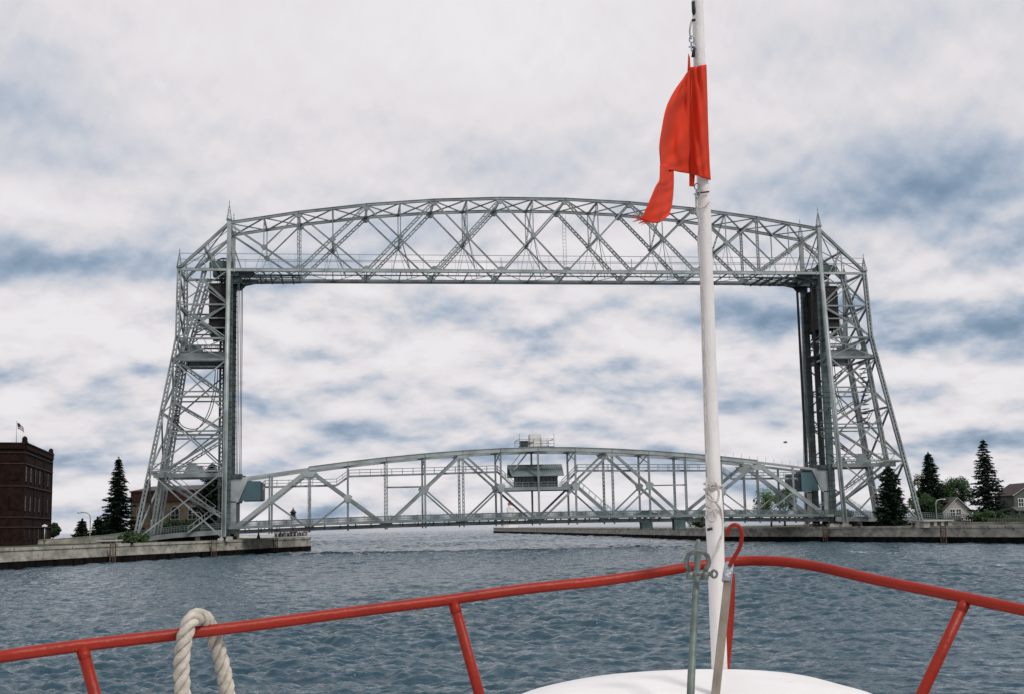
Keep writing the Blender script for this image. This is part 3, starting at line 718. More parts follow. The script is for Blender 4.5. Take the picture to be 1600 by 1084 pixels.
# end boxes between the two trusses
for s in (-1, 1):
    e_ = MB(); e_.box(min(s*50.7, s*51.0), max(s*50.7, s*51.0), -4.0, 4.0, 9.8, 12.9); 
    e_.box(min(s*51, s*55), max(s*51, s*55), -4.0, 4.0, 12.9, 13.1); e_.build('lifting_girder', steel_dk, span)
    for y0_ in (-4.9, 3.0): e_ = MB(); e_.box(min(s*54.3, s*57.2), max(s*54.3, s*57.2), y0_, y0_+1.9, 13.7, 14.5); e_.build('rope_anchor', steel_dk, span)
    e_ = MB()
    for yy in (-4.1, -3.75, 3.75, 4.1):
        for xx in (55.15, 55.4): e_.beam((s*xx, yy, 14.4), (s*xx, yy, HB-.6), .10, .10)
    e_.build('lifting_rope', mat('greased_rope', (.07, .10, .12), .5, .3, .2, 1) if s < 0 else black_m, span)
# lateral bracing on the top chords
b = MB()
for k in range(2, 14):
    a, b_ = LX[k], LX[k+1]
    b.beam((a, -LY, zc_(a)), (a, LY, zc_(a)), .3, .45); b.laced((a, -LY, zc_(a)), (b_, LY, zc_(b_)), .3, .2, t=.08, lw=.05); b.laced((a, LY, zc_(a)), (b_, -LY, zc_(b_)), .3, .2, t=.08, lw=.05)
    if k % 2: b.beam((a, -LY, zc_(a)-2), (a, LY, zc_(a)-.2), .16, .16); b.beam((a, LY, zc_(a)-2), (a, -LY, zc_(a)-.2), .16, .16)
b.build('lateral_bracing', steel, span)
# inspection walkway at mid height
b = MB()
def walk(x0, x1, z0, z1):
    n = max(2, int(abs(x1-x0)/1.9)); yy0, yy1 = -3.6, -2.6
    b.beam((x0, -3.1, z0), (x1, -3.1, z1), 1.0, .14); b.beam((x0, yy0, z0-.1), (x1, yy0, z1-.1), .12, .36)
    for yy in (yy0, yy1):
        for h in (.55, 1.1): b.beam((x0, yy, z0+h), (x1, yy, z1+h), .07, .07)
        for k in range(n+1): x = x0+(x1-x0)*k/n; zz = z0+(z1-z0)*k/n; b.beam((x, yy, zz), (x, yy, zz+1.1), .07, .07)
for s in (-1, 1):
    walk(s*52.5, s*50.3, 10.4, 12.2); walk(s*50.3, s*37.4, 12.2, 12.3); walk(s*37.4, s*35.1, 12.3, 13.9); walk(s*35.1, s*7.6, 13.9, 14.3); walk(s*7.6, s*4.6, 14.3, 11.4)
b.beam((-28, 3.9, 11.9), (-21.3, 3.9, 11.9), .3, .3); b.beam((28.5, -3.9, 11.2), (21.3, -3.9, 11.2), .25, .25)
b.build('walkway', steel, span)
# stair down from the cabin platform on the right, and the slanted ladder up to the roof platform on the left
b = MB()
a_, c_ = Vector((7.4, -3.2, 11.5)), Vector((14.0, -3.2, 5.6))
for yy in (-.45, .45):
    o_ = Vector((0, yy, 0)); b.beam(a_+o_, c_+o_, .08, .28); b.beam(a_+o_+Vector((.3, 0, 1)), c_+o_+Vector((.3, 0, 1)), .07, .07)
    for k in range(7): q = lerp(a_, c_, k/6)+o_; b.beam(q, q+Vector((.3, 0, 1)), .06, .06)
for k in range(26): q = lerp(a_, c_, k/25); b.box(q.x-.13, q.x+.13, q.y-.45, q.y+.45, q.z-.02, q.z+.03)
b.build('stair', steel, span); b = MB()
a_, c_ = Vector((-4.4, -2.9, 14.6)), Vector((-1.6, -2.9, 18.0))
for k in range(12): q = lerp(a_, c_, k/11); b.box(q.x-.1, q.x+.1, q.y-.4, q.y+.4, q.z-.02, q.z+.03)
for yy in (-.4, .4): b.beam(a_+Vector((0, yy, 0)), c_+Vector((0, yy, 0)), .1, .2); b.beam(a_+Vector((-.6, yy, .7)), c_+Vector((-.6, yy, .7)), .07, .07)
b.build('stair', steel, span)
# cabin platform
b = MB(); b.box(-7.2, 7.2, -4.0, 4.0, 10.95, 11.12); b.beam((-7.2, -4.0, 11.0), (7.2, -4.0, 11.0), .3, .62); b.beam((-7.2, 4.0, 11.0), (7.2, 4.0, 11.0), .3, .62)
for yy in (-3.9, 3.9):
    for zz in (11.7, 12.2): b.beam((-6.6, yy, zz), (6.6, yy, zz), .06, .06)
    for k in range(12): b.beam((-6.6+1.2*k, yy, 11.1), (-6.6+1.2*k, yy, 12.2), .06, .06)
b.build('cabin_platform', steel, span)
cab_m = mat('cabin_cladding', (.045, .062, .066), .7, 0, .3, 1)
b = MB(); b.box(-3.7, 3.9, -2.7, 2.7, 11.12, 13.3)
for k in range(11): b.box(-3.7+.75*k, -3.62+.75*k, -2.78, -2.7, 11.12, 13.3)
b.beam((-3.7, -2.76, 12.1), (3.9, -2.76, 12.1), .1, .12)
cabin = b.build('control_cabin', cab_m, span)
for k in range(10):
    b = MB(); b.box(-3.55+.75*k, -2.98+.75*k, -2.74, -2.705, 12.25, 13.15); b.build('window', glass_dk, cabin)
b = MB()

v = [(-4.9, -3.5, 13.3), (5.0, -3.5, 13.3), (5.0, 3.5, 13.3), (-4.9, 3.5, 13.3), (-5.3, 0, 15.5), (5.2, 0, 15.5)]
b.add(v+[(x, y, z+.16) for x, y, z in v], [(0, 1, 5, 4), (2, 3, 4, 5), (6, 10, 11, 7), (8, 11, 10, 9), (0, 6, 7, 1), (2, 8, 9, 3), (0, 4, 10, 6), (4, 3, 9, 10), (1, 7, 11, 5), (5, 11, 8, 2)])
for k in range(25): b.beam((-4.8+.4*k, -3.5, 13.5), (-4.9+.405*k, 0, 15.7), .05, .06)
b.build('roof', mat('metal_roof', (.20, .25, .25), .5, .3, .15, 1), cabin)
# top platform with white radar cabinet
b = MB(); b.box(-3.3, 3.3, -3.2, 3.2, 18.75, 18.9)
for yy in (-3.2, 3.2):
    for zz in (19.4, 19.95, 20.3): b.beam((-3.3, yy, zz), (3.3, yy, zz), .07, .07)
    for k in range(6): b.beam((-3.3+1.32*k, yy, 18.9), (-3.3+1.32*k, yy, 20.3), .07, .07)
for xx in (-3.3, 3.3): b.beam((xx, -3.2, 20.3), (xx, 3.2, 20.3), .07, .07); b.beam((xx, -3.2, 18.8), (xx, -3.2, 21.3), .06, .06)
b.box(-3.0, -1.6, -3.0, -1.6, 18.9, 19.9)
for k in range(5): b.beam((-2.6+.3*k, -2.9, 19.2), (-1.6+.3*k, -2.6, 19.8), .1, .1)
b.build('roof_platform', steel_dk, span)
b = MB(); b.box(-1.0, 1.25, -1.2, 1.2, 18.95, 21.3); b.box(-.95, 1.2, -1.15, 1.15, 21.3, 21.36)
for xx in (-.9, 1.15): b.beam((xx, -1.22, 18.95), (xx, -1.22, 21.3), .08, .06)
b.build('equipment_cabinet', white_p, span)
b = MB()
for k in range(14):
    x = 33+k*1.6; b.beam((x, -LY, zc_(x)+.3), (x, -LY, zc_(x)+.9+.5*random.random()), .05, .05)
b.build('bird_spikes', steel, span)

# ------------------------------------------------------------------ approach spans and ramps
def approach(s, lab):
    r = empty('approach_span', (s*62, 0, 2.8), lab, 'bridge approach', 'road approaches beside the towers')
    pts = [(56.9, 4.75), (66, 4.3), (74, 3.5), (79, 2.9)] if s < 0 else [(56.9, 4.75), (68, 4.45), (80, 3.7), (88, 2.95)]
    d_ = MB()
    for (a, za), (b_, zb) in zip(pts[:-1], pts[1:]): d_.beam((s*a, 0, za-.15), (s*b_, 0, zb-.15), 11.6, .25)
    for yy in (-5.7, 5.7):
        rl, gd = MB(), MB()
        for (a, za), (b_, zb) in zip(pts[:-1], pts[1:]):
            gd.beam((s*a, yy, za-.55), (s*b_, yy, zb-.55), .3, .85)
            for h in (.35, .7, 1.05): rl.beam((s*a, yy, za+h), (s*b_, yy, zb+h), .09, .09)
            n = int((b_-a)/.45)
            for k in range(n): q = lerp((s*a, yy, za), (s*b_, yy, zb), k/n); rl.beam(q, q+Vector((0, 0, 1.08)), .07, .07)
        rl.build('railing', rail_m, r); gd.build('girder', steel, r)
    d_.build('deck', asphalt, r)
    c = MB()
    for xx in (62, 74): c.box(s*xx-.4, s*xx+.4, -5.2, 5.2, 2.7, 3.6)
    c.box(min(s*58, s*86), max(s*58, s*86), 4.0, 4.4, 2.7, 3.5); c.build('abutment', conc, r)
    return r
approach(-1, 'sloping road approach with railing passing through the left tower')
approach(1, 'sloping road approach with railing passing through the right tower')
def wall_thing(name, pts, lab, mt=conc_lt, th=.5, cat='retaining wall'):
    b = MB(); a, c = pts[0], pts[1]; r = empty(name, (a[0], a[1], 2.7), lab, cat)
    for (a, c) in zip(pts[:-1], pts[1:]):
        b.add([], []); d = Vector((c[0]-a[0], c[1]-a[1], 0)).normalized(); n = Vector((-d.y, d.x, 0))*th/2
        A, C_ = Vector((a[0], a[1], 0)), Vector((c[0], c[1], 0))
        vs = [A-n, C_-n, C_+n, A+n]; vs = [v+Vector((0, 0, 2.5)) for v in vs]+[vs[i]+Vector((0, 0, (a[2], c[2], c[2], a[2])[i])) for i in range(4)]
        b.add(vs, [(0, 1, 2, 3), (7, 6, 5, 4), (0, 4, 5, 1), (1, 5, 6, 2), (2, 6, 7, 3), (3, 7, 4, 0)])
        b2 = MB(); b2.beam(A+Vector((0, 0, a[2]+.06)), C_+Vector((0, 0, c[2]+.06)), th+.16, .12); b2.build('coping', mt, r)
    b.build('wall_face', mt, r); return r
def P3(px, py, d): p = at(px, py, d); return (p.x, p.y, p.z)
wall_thing('ramp_wall', [P3(40, 845, 222), P3(140, 838, 226), P3(212, 831.5, 228)], 'pale concrete ramp wall sloping up towards the left tower', conc)
wall_thing('ramp_wall', [P3(1425, 813, 222), P3(1480, 816, 216), P3(1640, 816, 205)], 'low pale concrete wall behind the right quay in front of the cottage', conc)
for s, px0, px1, py, d, lab in ((-1, 157, 186, 846, 205, 'low flat concrete utility bunker on the left quay beside the bushes'), (1, 1440, 1484, 815, 212, 'low flat concrete utility bunker on the right quay below the curved street lamp')):
    a = at(px0, py, d); b_ = at(px1, py, d); r = empty('utility_bunker', (a.x, a.y, 2.7), lab, 'utility bunker')
    b = MB(); b.beam((a.x, a.y, 3.0), (b_.x, b_.y, 3.0), 2.4, a.z-2.4); b.build('wall', conc, r)
    b = MB(); b.beam((a.x-.2, a.y, a.z+.2), (b_.x+.2, b_.y, a.z+.2), 2.9, .22); b.build('roof_slab', conc_lt, r)
    for k in range(3):
        q = lerp((a.x, a.y, 3.1), (b_.x, b_.y, 3.1), .25+.25*k); b = MB(); b.box(q.x-.3, q.x+.3, q.y-1.26, q.y-1.18, 2.8, 3.5); b.build('vent', glass_dk, r)

# ------------------------------------------------------------------ buildings
def window(b0, x0, x1, z0, z1, y, parent, gm=glass_dk, fm=stone_tr, arch=False):
    f = MB(); w = .12
    f.box(x0-w, x0, y-.10, y+.02, z0, z1); f.box(x1, x1+w, y-.10, y+.02, z0, z1); f.box(x0-w-.05, x1+w+.05, y-.16, y+.02, z0-w, z0)
    if arch:
        c = (x0+x1)/2; r = (x1-x0)/2+w/2; pts = [(c+r*math.cos(t*math.pi/10), y-.06, z1+r*math.sin(t*math.pi/10)) for t in range(11)]
        for p, q in zip(pts[:-1], pts[1:]): f.beam(p, q, .14, .3, up=(0, 1, 0))
    else: f.box(x0-w, x1+w, y-.10, y+.02, z1, z1+w)
    f.box((x0+x1)/2-.04, (x0+x1)/2+.04, y-.075, y-.02, z0, z1); f.box(x0, x1, y-.07, y-.02, (z0+z1)/2-.04, (z0+z1)/2+.04)
    fr = f.build('window', fm, parent, world=False)
    g = MB(); g.box(x0, x1, y-.05, y-.01, z0, z1)
    if arch:
        c = (x0+x1)/2; r = (x1-x0)/2; g.poly([(c+r*math.cos(t*math.pi/10), y-.03, z1+r*math.sin(t*math.pi/10)) for t in range(11)], .03, (0, 1, 0))
    g.build('pane', gm, fr, world=False)
# dark brick warehouse, left edge : local frame, +x along the receding face, front face looks to -y
pA = gp(34, 855, 205, 2.7); pB = gp(78, 855, 238, 2.7); ang = math.atan2(pB.y-pA.y, pB.x-pA.x); LB = (pB-pA).length
wh = empty('brick_warehouse', pA, 'tall dark brown brick warehouse with stone bands and round parapet finials at the left edge', 'building', rz=ang)
H = 15.7
b = MB(); W0 = 26
# body: face A (receding, local y=0), face B turns the corner
fb = Vector((math.cos(R(-150)-ang+R(0)), math.sin(R(-150)-ang), 0))
cornerL = Vector((-math.cos(ang)*22, math.sin(ang)*22, 0)); cornerL = Matrix.Rotation(-ang, 3, 'Z') @ Vector((-22, -7.0, 0))
base = [Vector((LB, 0, 0)), Vector((0, 0, 0)), cornerL, cornerL+Vector((-4, 30, 0)), Vector((LB, 26, 0))]
n = len(base); b.add([v for v in base]+[v+Vector((0, 0, H)) for v in base], [tuple(range(n)), tuple(range(n, 2*n))[::-1]]+[(i, n+i, n+(i+1) % n, (i+1) % n) for i in range(n)])
# parapet
for i in range(n):
    p, q = base[i], base[(i+1) % n]; b.beam(p+Vector((0, 0, H+.35)), q+Vector((0, 0, H+.35)), .5, .9)
# raised left block
pr = cornerL*.28; b.beam(pr+Vector((0, 1, H+.9)), cornerL+Vector((0, 1, H+.9)), 2.0, 1.5)
for k in range(26):      # brick pilasters and recessed courses catch the light
    pass
for x0 in (0.0, LB*.33, LB*.66, LB-.6): b.box(x0, x0+.6, -.14, .02, 0, H)
wall = b.build('wall', brick_dk, wh, world=False)
for zz in (3.0, 4.6, 9.6, 13.2, 15.0):
    c = MB(); c.beam((0, -.1, zz), (LB, -.1, zz), .2, .16); c.beam((0, -.1, zz), cornerL+Vector((0, -.1, zz)), .2, .16); c.build('stone_band', stone_tr, wh, world=False)
c = MB(); c.beam((0, -.06, H+.85), (LB, -.06, H+.85), .7, .14); c.beam((0, 0, H+.85), cornerL+Vector((0, 0, H+.85)), .7, .14); c.build('coping', stone_tr, wh, world=False)
for x0 in (.3, LB-1.6):
    c = MB(); c.box(x0-.5, x0+.5, -.35, .5, H+.8, H+1.15); c.lathe((x0, .1, H+1.15), [(.42, 0), (.44, .35), (.34, .65), (.12, .82)], 10); c.build('finial', brick_dk, wh, world=False)
for zz in (1.0, 5.6, 7.6, 10.4):
    for k in range(6):
        x0 = 1.3+k*(LB-2.6)/6
        if zz == 7.6: continue
        window(wh, x0, x0+1.4, zz, zz+(1.6 if zz == 1.0 else 2.4), -.0, wh, fm=brick_dk)
for k in range(3):
    q = cornerL*(.06+.13*k); dd = cornerL.normalized(); rz = math.atan2(dd.y, dd.x)
    for zz, hh in ((10.6, 2.0), (5.8, 2.4), (13.6, 1.1)):
        c = MB(); nn = Vector((-dd.y, dd.x, 0)); nn = nn if nn.y < 0 else -nn
        c.beam(q+nn*.05+Vector((0, 0, zz)), q+nn*.05+Vector((0, 0, zz+hh)), .12, 1.5, up=dd)
        c.build('window', teal if (zz == 13.6 and k == 2) else brick_dk, wh, world=False)
# flag on the warehouse roof
pF = at(25, 700, 212); fp = empty('roof_flagpole', (pF.x, pF.y, 18.5), 'thin pole with small flag standing on the roof of the brick warehouse', 'flagpole')
b = MB(); ztf = at(25, 658, 212).z; b.tube([(pF.x, pF.y, 18.5), (pF.x, pF.y, ztf)], [.07, .04], 6); b.lathe((pF.x, pF.y, ztf), [(.03, 0), (.1, .08), (.03, .18)], 8); b.build('pole', galv, fp)
b = MB(); rows = []
for i in range(9):
    for j in range(7): rows.append((pF.x+.05+.13*i+.02*j, pF.y+.12*math.sin(i*1.1+j*.25), ztf-.15-.17*j-.035*i*i*.3))
b.add(rows, [(i*7+j, i*7+j+1, (i+1)*7+j+1, (i+1)*7+j) for i in range(8) for j in range(6)], 0, True)
for i in range(8):
    for j in range(6): b.mi[i*6+j] = 1 if (i < 4 and j < 3) else (2 if j % 2 else 0)
fl = b.build('small_flag', [white_p, mat('flag_blue', (.03, .04, .12), .8), mat('flag_red', (.2, .05, .05), .8)]); fl.location = (0, 0, 0)
sol = fl.modifiers.new('thick', 'SOLIDIFY'); sol.thickness = .02
tag(fl, 'small red white and blue striped flag flying above the brick warehouse', 'flag')

# red roofed tan museum behind the left tower
pM = gp(203, 835, 262, 2.7); pN = gp(335, 835, 258, 2.7); ang = math.atan2(pN.y-pM.y, pN.x-pM.x); LM = (pN-pM).length
mu = empty('museum_building', pM, 'tan brick building with arched windows and dark red roof band behind the left tower', 'building', rz=ang)
b = MB(); b.box(0, LM, 0, 12, 0, 7.9); b.build('wall', tan_brick, mu, world=False)
b = MB(); b.box(-.3, LM+.3, -.3, 12.3, 7.9, 8.3); b.box(0, LM, 0, 12, 8.3, 9.9); b.box(-.2, LM+.2, -.2, 12.2, 9.9, 10.2); b.build('red_parapet', roof_red, mu, world=False)
b = MB(); b.add([(0, 0, 10.2), (LM, 0, 10.2), (LM, 12, 10.2), (0, 12, 10.2), (3, 4, 11.2), (LM-3, 4, 11.2), (LM-3, 8, 11.2), (3, 8, 11.2)], [(0, 1, 5, 4), (1, 2, 6, 5), (2, 3, 7, 6), (3, 0, 4, 7), (4, 5, 6, 7)]); b.build('roof', shingle, mu, world=False)
b = MB(); b.box(1.5, 2.0, 3, 3.5, 10.2, 12.6); b.box(2.6, 2.75, 3, 3.15, 10.2, 12.1); b.build('chimney', brick_dk, mu, world=False)
for k in range(4): x0 = 1.6+k*3.8; window(mu, x0, x0+1.7, 4.2, 5.9, 0, mu, fm=conc_lt, arch=True); window(mu, x0+.1, x0+1.6, .8, 2.6, 0, mu)
# gabled white cottage right
def house(name, px0, px1, py, d, hw, hr, lab, wm, dep=9, wins=(), gable=True, rz_off=0.0, roofm=shingle):
    a = gp(px0, py, d, 2.7); c = gp(px1, py, d, 2.7); ang = math.atan2(c.y-a.y, c.x-a.x); L = (c-a).length
    h = empty(name, a, lab, 'house', rz=ang+rz_off)
    b = MB()
    if gable:
        v = [(0, 0, 0), (L, 0, 0), (L, 0, hw), (L/2, 0, hw+hr), (0, 0, hw)]; v = v+[(x, dep, z) for x, y, z in v]
        b.add(v, [(0, 1, 2, 3, 4), (9, 8, 7, 6, 5), (0, 5, 6, 1), (1, 6, 7, 2), (0, 4, 9, 5)]); b.build('wall', wm, h, world=False)
        b = MB(); e = .35; t_ = .14
        for s_ in (-1, 1):
            xe = L/2+s_*(L/2+e); ze = hw-e*hr/(L/2)
            b.add([(xe, -e, ze+.02), (L/2, -e, hw+hr+.02), (L/2, dep+e, hw+hr+.02), (xe, dep+e, ze+.02), (xe, -e, ze+t_), (L/2, -e, hw+hr+t_), (L/2, dep+e, hw+hr+t_), (xe, dep+e, ze+t_)],
                  [(0, 1, 2, 3), (4, 7, 6, 5), (0, 4, 5, 1), (1, 5, 6, 2), (2, 6, 7, 3), (3, 7, 4, 0)])
        b.build('roof', roofm, h, world=False)
        b = MB()
        for s_ in (-1, 1): b.beam((L/2+s_*(L/2+.35), -.38, hw-.3*hr/(L/2)), (L/2, -.38, hw+hr), .06, .22, up=(0, 1, 0))
        b.build('bargeboard', white_p, h, world=False)
    for (x0, x1, z0, z1) in wins: window(h, x0*L, x1*L, z0, z1, -.0, h, fm=white_p)
    return h, L
d0 = 270; mp = d0/FPX
house('cottage', 1475, 1520, 812, 258, 2.5, 2.75, 'small pale gabled cottage with two upstairs windows between the right-hand trees', siding, 10,
      [(.24, .40, 1.7, 2.7+.2), (.46, .62, 1.8, 2.9), (.55, .68, .2, 1.2), (.76, .92, .2, 1.2)], rz_off=R(4))
hh_, LL = house('grey_house', 1588, 1643, 828, 245, 5.4, 2.2, 'grey two storey house with red brown gable roof at the right edge', siding_g, 10,
      [(.12, .26, 3.2, 4.6), (.34, .46, 3.2, 4.6), (.15, .3, .8, 2.2), (.62, .75, 3.2, 4.6)], roofm=mat('brown_shingle', (.05, .035, .032), .9))
b = MB(); b.add([(-.6, -2.2, 2.3), (LL+.3, -2.2, 2.3), (LL+.3, 0, 3.0), (-.6, 0, 3.0), (-.6, -2.2, 2.45), (LL+.3, -2.2, 2.45), (LL+.3, 0, 3.15), (-.6, 0, 3.15)], [(0, 1, 2, 3), (4, 7, 6, 5), (0, 4, 5, 1), (3, 2, 6, 7), (0, 3, 7, 4), (1, 5, 6, 2)])
for xx in (0, 2.4, 4.8): b.beam((xx, -2.0, 0), (xx, -2.0, 2.3), .16, .16)
b.build('porch', siding_g, hh_, world=False)
# picket fence in front of it
pf0, pf1 = gp(1545, 822, 222, 2.7), gp(1640, 822, 218, 2.7)
fe = empty('picket_fence', pf0, 'low grey picket fence in front of the grey house', 'fence')
b = MB()
for h in (.35, .9): b.beam(pf0+Vector((0, 0, h)), pf1+Vector((0, 0, h)), .05, .09)
b.build('rail', siding_g, fe); b = MB()
for k in range(40): q = lerp(pf0, pf1, k/39); b.beam(q, q+Vector((0, 0, 1.15)), .1, .04)
b.build('pickets', siding_g, fe)

# lighthouses at the far pier ends
pl = at(458, 812, 640); lh = empty('lighthouse', (pl.x, pl.y, 2.8), 'small black and white lighthouse at the far end of the left pier', 'lighthouse')
zb = 2.8; zt = at(458, 791, 640).z
b = MB(); b.lathe((pl.x, pl.y, zb), [(1.5, 0), (1.1, (zt-zb)*.55)], 12); b.build('tower', white_p, lh)
b = MB(); zz = zb+(zt-zb)*.55; b.lathe((pl.x, pl.y, zz), [(2.0, 0), (2.0, .3), (1.25, .35), (1.25, 2.6), (1.8, 2.8), (1.0, 3.6), (.4, 4.4), (.12, 5.4)], 12); b.build('lantern_room', black_m, lh)
b = MB(); b.tube([(pl.x+1.7*math.cos(t*math.pi/6), pl.y+1.7*math.sin(t*math.pi/6), zz+1.2) for t in range(13)], .07, 4); b.build('gallery_rail', black_m, lh)
ps = at(798, 822, 640); lh = empty('lighthouse', (ps.x, ps.y, 2.8), 'white lighthouse building with red roofed lantern at the far end of the right pier', 'lighthouse')
b = MB(); b.box(ps.x-3.2, ps.x+3.2, ps.y-3, ps.y+3, 2.8, 8.2); b.box(ps.x-3.5, ps.x+3.5, ps.y-3.3, ps.y+3.3, 8.2, 8.5); 
b.box(ps.x-1.7, ps.x+1.7, ps.y-1.7, ps.y+1.7, 8.5, 12.6); b.build('building', white_p, lh)
b = MB(); b.lathe((ps.x, ps.y, 12.6), [(1.9, 0), (1.9, .25), (1.1, .3), (1.1, 1.7)], 10); b.build('lantern_room', white_p, lh)
b = MB(); b.lathe((ps.x, ps.y, 14.3), [(1.5, 0), (1.2, .7), (.4, 1.6), (.1, 2.3)], 10); b.build('roof', mat('red_tile', (.35, .07, .03), .7), lh)
for dx in (-2.2, 2.2):
    b = MB(); b.box(ps.x+dx-.5, ps.x+dx+.5, ps.y-3.06, ps.y-2.98, 4.6, 6.4); b.build('window', glass_dk, lh)
ph = at(791, 829, 600); r = empty('pier_hut', (ph.x, ph.y, 2.8), 'small white equipment hut near the tip of the right pier', 'hut')
b = MB(); b.box(ph.x-1.3, ph.x+1.3, ph.y-1, ph.y+1, 2.8, 4.6); b.build('wall', white_p, r); b = MB(); b.box(ph.x-1.5, ph.x+1.5, ph.y-1.2, ph.y+1.2, 4.6, 4.8); b.build('roof', shingle, r)
# teal shelters on the right pier
for px, lab in ((1010, 'teal glazed shelter on the right pier, the left one of two'), (1061, 'teal glazed shelter on the right pier, the right one of two')):
    q = onz(px, 828+ (1061-px)*-.02, 2.75); q.x += 2.5; dq = (q-CAM).dot(FW); w = 17*dq/FPX/2
    q = at(px, 828, dq); q.z = 2.75
    r = empty('shelter', q, lab, 'shelter', 'teal shelters on the right pier')
    b = MB(); 
    for i in (-1, 1):
        for j in (-1, 1): b.beam((q.x+i*w, q.y+j*.7, 2.75), (q.x+i*w, q.y+j*.7, 4.9), .12, .12)
    b.box(q.x-w-.2, q.x+w+.2, q.y-.9, q.y+.9, 4.9, 5.05); b.build('frame', steel_dk, r)
    b = MB(); b.box(q.x-w+.05, q.x+w-.05, q.y-.74, q.y-.68, 3.0, 4.85); b.build('panel', col_green, r); b = MB(); b.box(q.x-w+.05, q.x-.04, q.y+.66, q.y+.7, 3.0, 4.85); b.build('panel', teal, r)
# parked dark green car roof seen above the deck rail
pc = Vector((20.8, -1.8, zd(21)-.33)); cr = empty('parked_car', pc, 'dark green car crossing the lift span, right of the stair', 'car')
b = MB(); prof = [(-2.2, .35), (-2.25, .75), (-2.0, .95), (-1.35, 1.05), (-.8, 1.5), (.7, 1.52), (1.35, 1.08), (2.15, .92), (2.3, .6), (2.25, .35)]
n = len(prof); vs = [pc+Vector((x, -.85, z)) for x, z in prof]+[pc+Vector((x, .85, z)) for x, z in prof]
b.add(vs, [tuple(range(n)), tuple(range(n, 2*n))[::-1]]+[(i, n+i, n+(i+1) % n, (i+1) % n) for i in range(n)], 0, False); b.build('body', mat('green_car_paint', (.02, .06, .05), .3), cr)
b = MB(); b.poly([pc+Vector((-1.15, -.86, 1.08)), pc+Vector((1.1, -.86, 1.08)), pc+Vector((.62, -.86, 1.44)), pc+Vector((-.75, -.86, 1.44))], .03, (0, 1, 0)); b.build('side_window', glass_dk, cr)
for dx in (-1.4, 1.45):
    for yy in (-.8, .8):
        b = MB(); c_ = pc+Vector((dx, yy, .33)); b.tube([c_+Vector((0, -.1, 0)), c_+Vector((0, .1, 0))], .33, 12); b.build('wheel', black_m, cr)

# ------------------------------------------------------------------ street lamps
def cobra(px, py_top, py_base, d, arm_px, lab, zb=2.7):
    p = at(px, py_base, d); top = at(px, py_top, d).z; r = empty('street_lamp', (p.x, p.y, zb), lab, 'street lamp')
    a = arm_px*d/FPX; b = MB()
    b.tube(smooth_path([(p.x, p.y, zb), (p.x, p.y, zb+(top-zb)*.5), (p.x, p.y, top-.9), (p.x+a*.12, p.y, top-.25), (p.x+a*.4, p.y, top), (p.x+a*.85, p.y, top+.08)], 4), .09, 8); b.build('pole', galv, r)
    b = MB(); c = Vector((p.x+a, p.y, top+.05)); b.lathe(c, [(.1, -.16), (.28, -.12), (.3, 0), (.15, .12)], 10)
    b.build('lamp_head', steel_lt, r)
cobra(140, 800, 853, 214, -17, 'curved grey street lamp standing alone between warehouse and left spruce')
cobra(315, 800, 845, 236, -14, 'curved teal street lamp inside the left tower')
cobra(1464, 780, 815, 235, 14, 'curved grey street lamp in front of the right-hand cottage')
p = at(69, 856, 205); r = empty('street_lamp', (p.x, p.y, 2.7), 'short post lamp with white square head in front of the brick warehouse', 'street lamp')
zt = at(69, 822, 205).z; b = MB(); b.tube([(p.x, p.y, 2.7), (p.x, p.y, zt)], .08, 8); b.build('pole', galv, r)
b = MB(); b.box(p.x-.36, p.x+.36, p.y-.3, p.y+.3, zt, zt+.25); b.box(p.x-.15, p.x+.15, p.y-.15, p.y+.15, zt+.25, zt+.35); b.build('lamp_head', white_p, r)
# white marker post and small poles at left tower foot
p = at(236, 846, 232); r = empty('marker_post', (p.x, p.y, 2.7), 'plain white post beside the low bushes at the left tower foot', 'post')
b = MB(); b.tube([(p.x, p.y, 2.7), (p.x, p.y, at(236, 811, 232).z)], .13, 8); b.lathe((p.x, p.y, 2.7), [(.25, 0), (.25, .1), (.14, .14)], 8); b.build('post', white_p, r)
p = at(323, 842, 234); r = empty('electrical_cabinet', (p.x, p.y, 2.7), 'low teal electrical cabinet on the left quay inside the tower', 'cabinet')
b = MB(); b.box(p.x-.9, p.x+.9, p.y-.4, p.y+.4, 2.75, 3.9); b.box(p.x-.95, p.x+.95, p.y-.45, p.y+.45, 3.9, 3.98); b.box(p.x-.01, p.x+.02, p.y-.42, p.y-.4, 2.8, 3.85); b.build('body', teal, r)
# gate post with light at the left end of the span, and a post below the right end
for px, py0, py1, d, lab in ((404, 838, 815, 238, 'slim pale support post under the left end of the lift span'), (1286, 824, 806, 246, 'slim pale support post under the right end of the lift span')):
    p = at(px, py0, d); r = empty('support_post', (p.x, p.y, 2.7), lab, 'post')
    b = MB(); b.tube([(p.x, p.y, 2.7), (p.x, p.y, at(px, py1, d).z)], .14, 8); b.lathe((p.x, p.y, 2.7), [(.5, 0), (.35, .3), (.15, .9)], 8); b.build('post', steel, r)

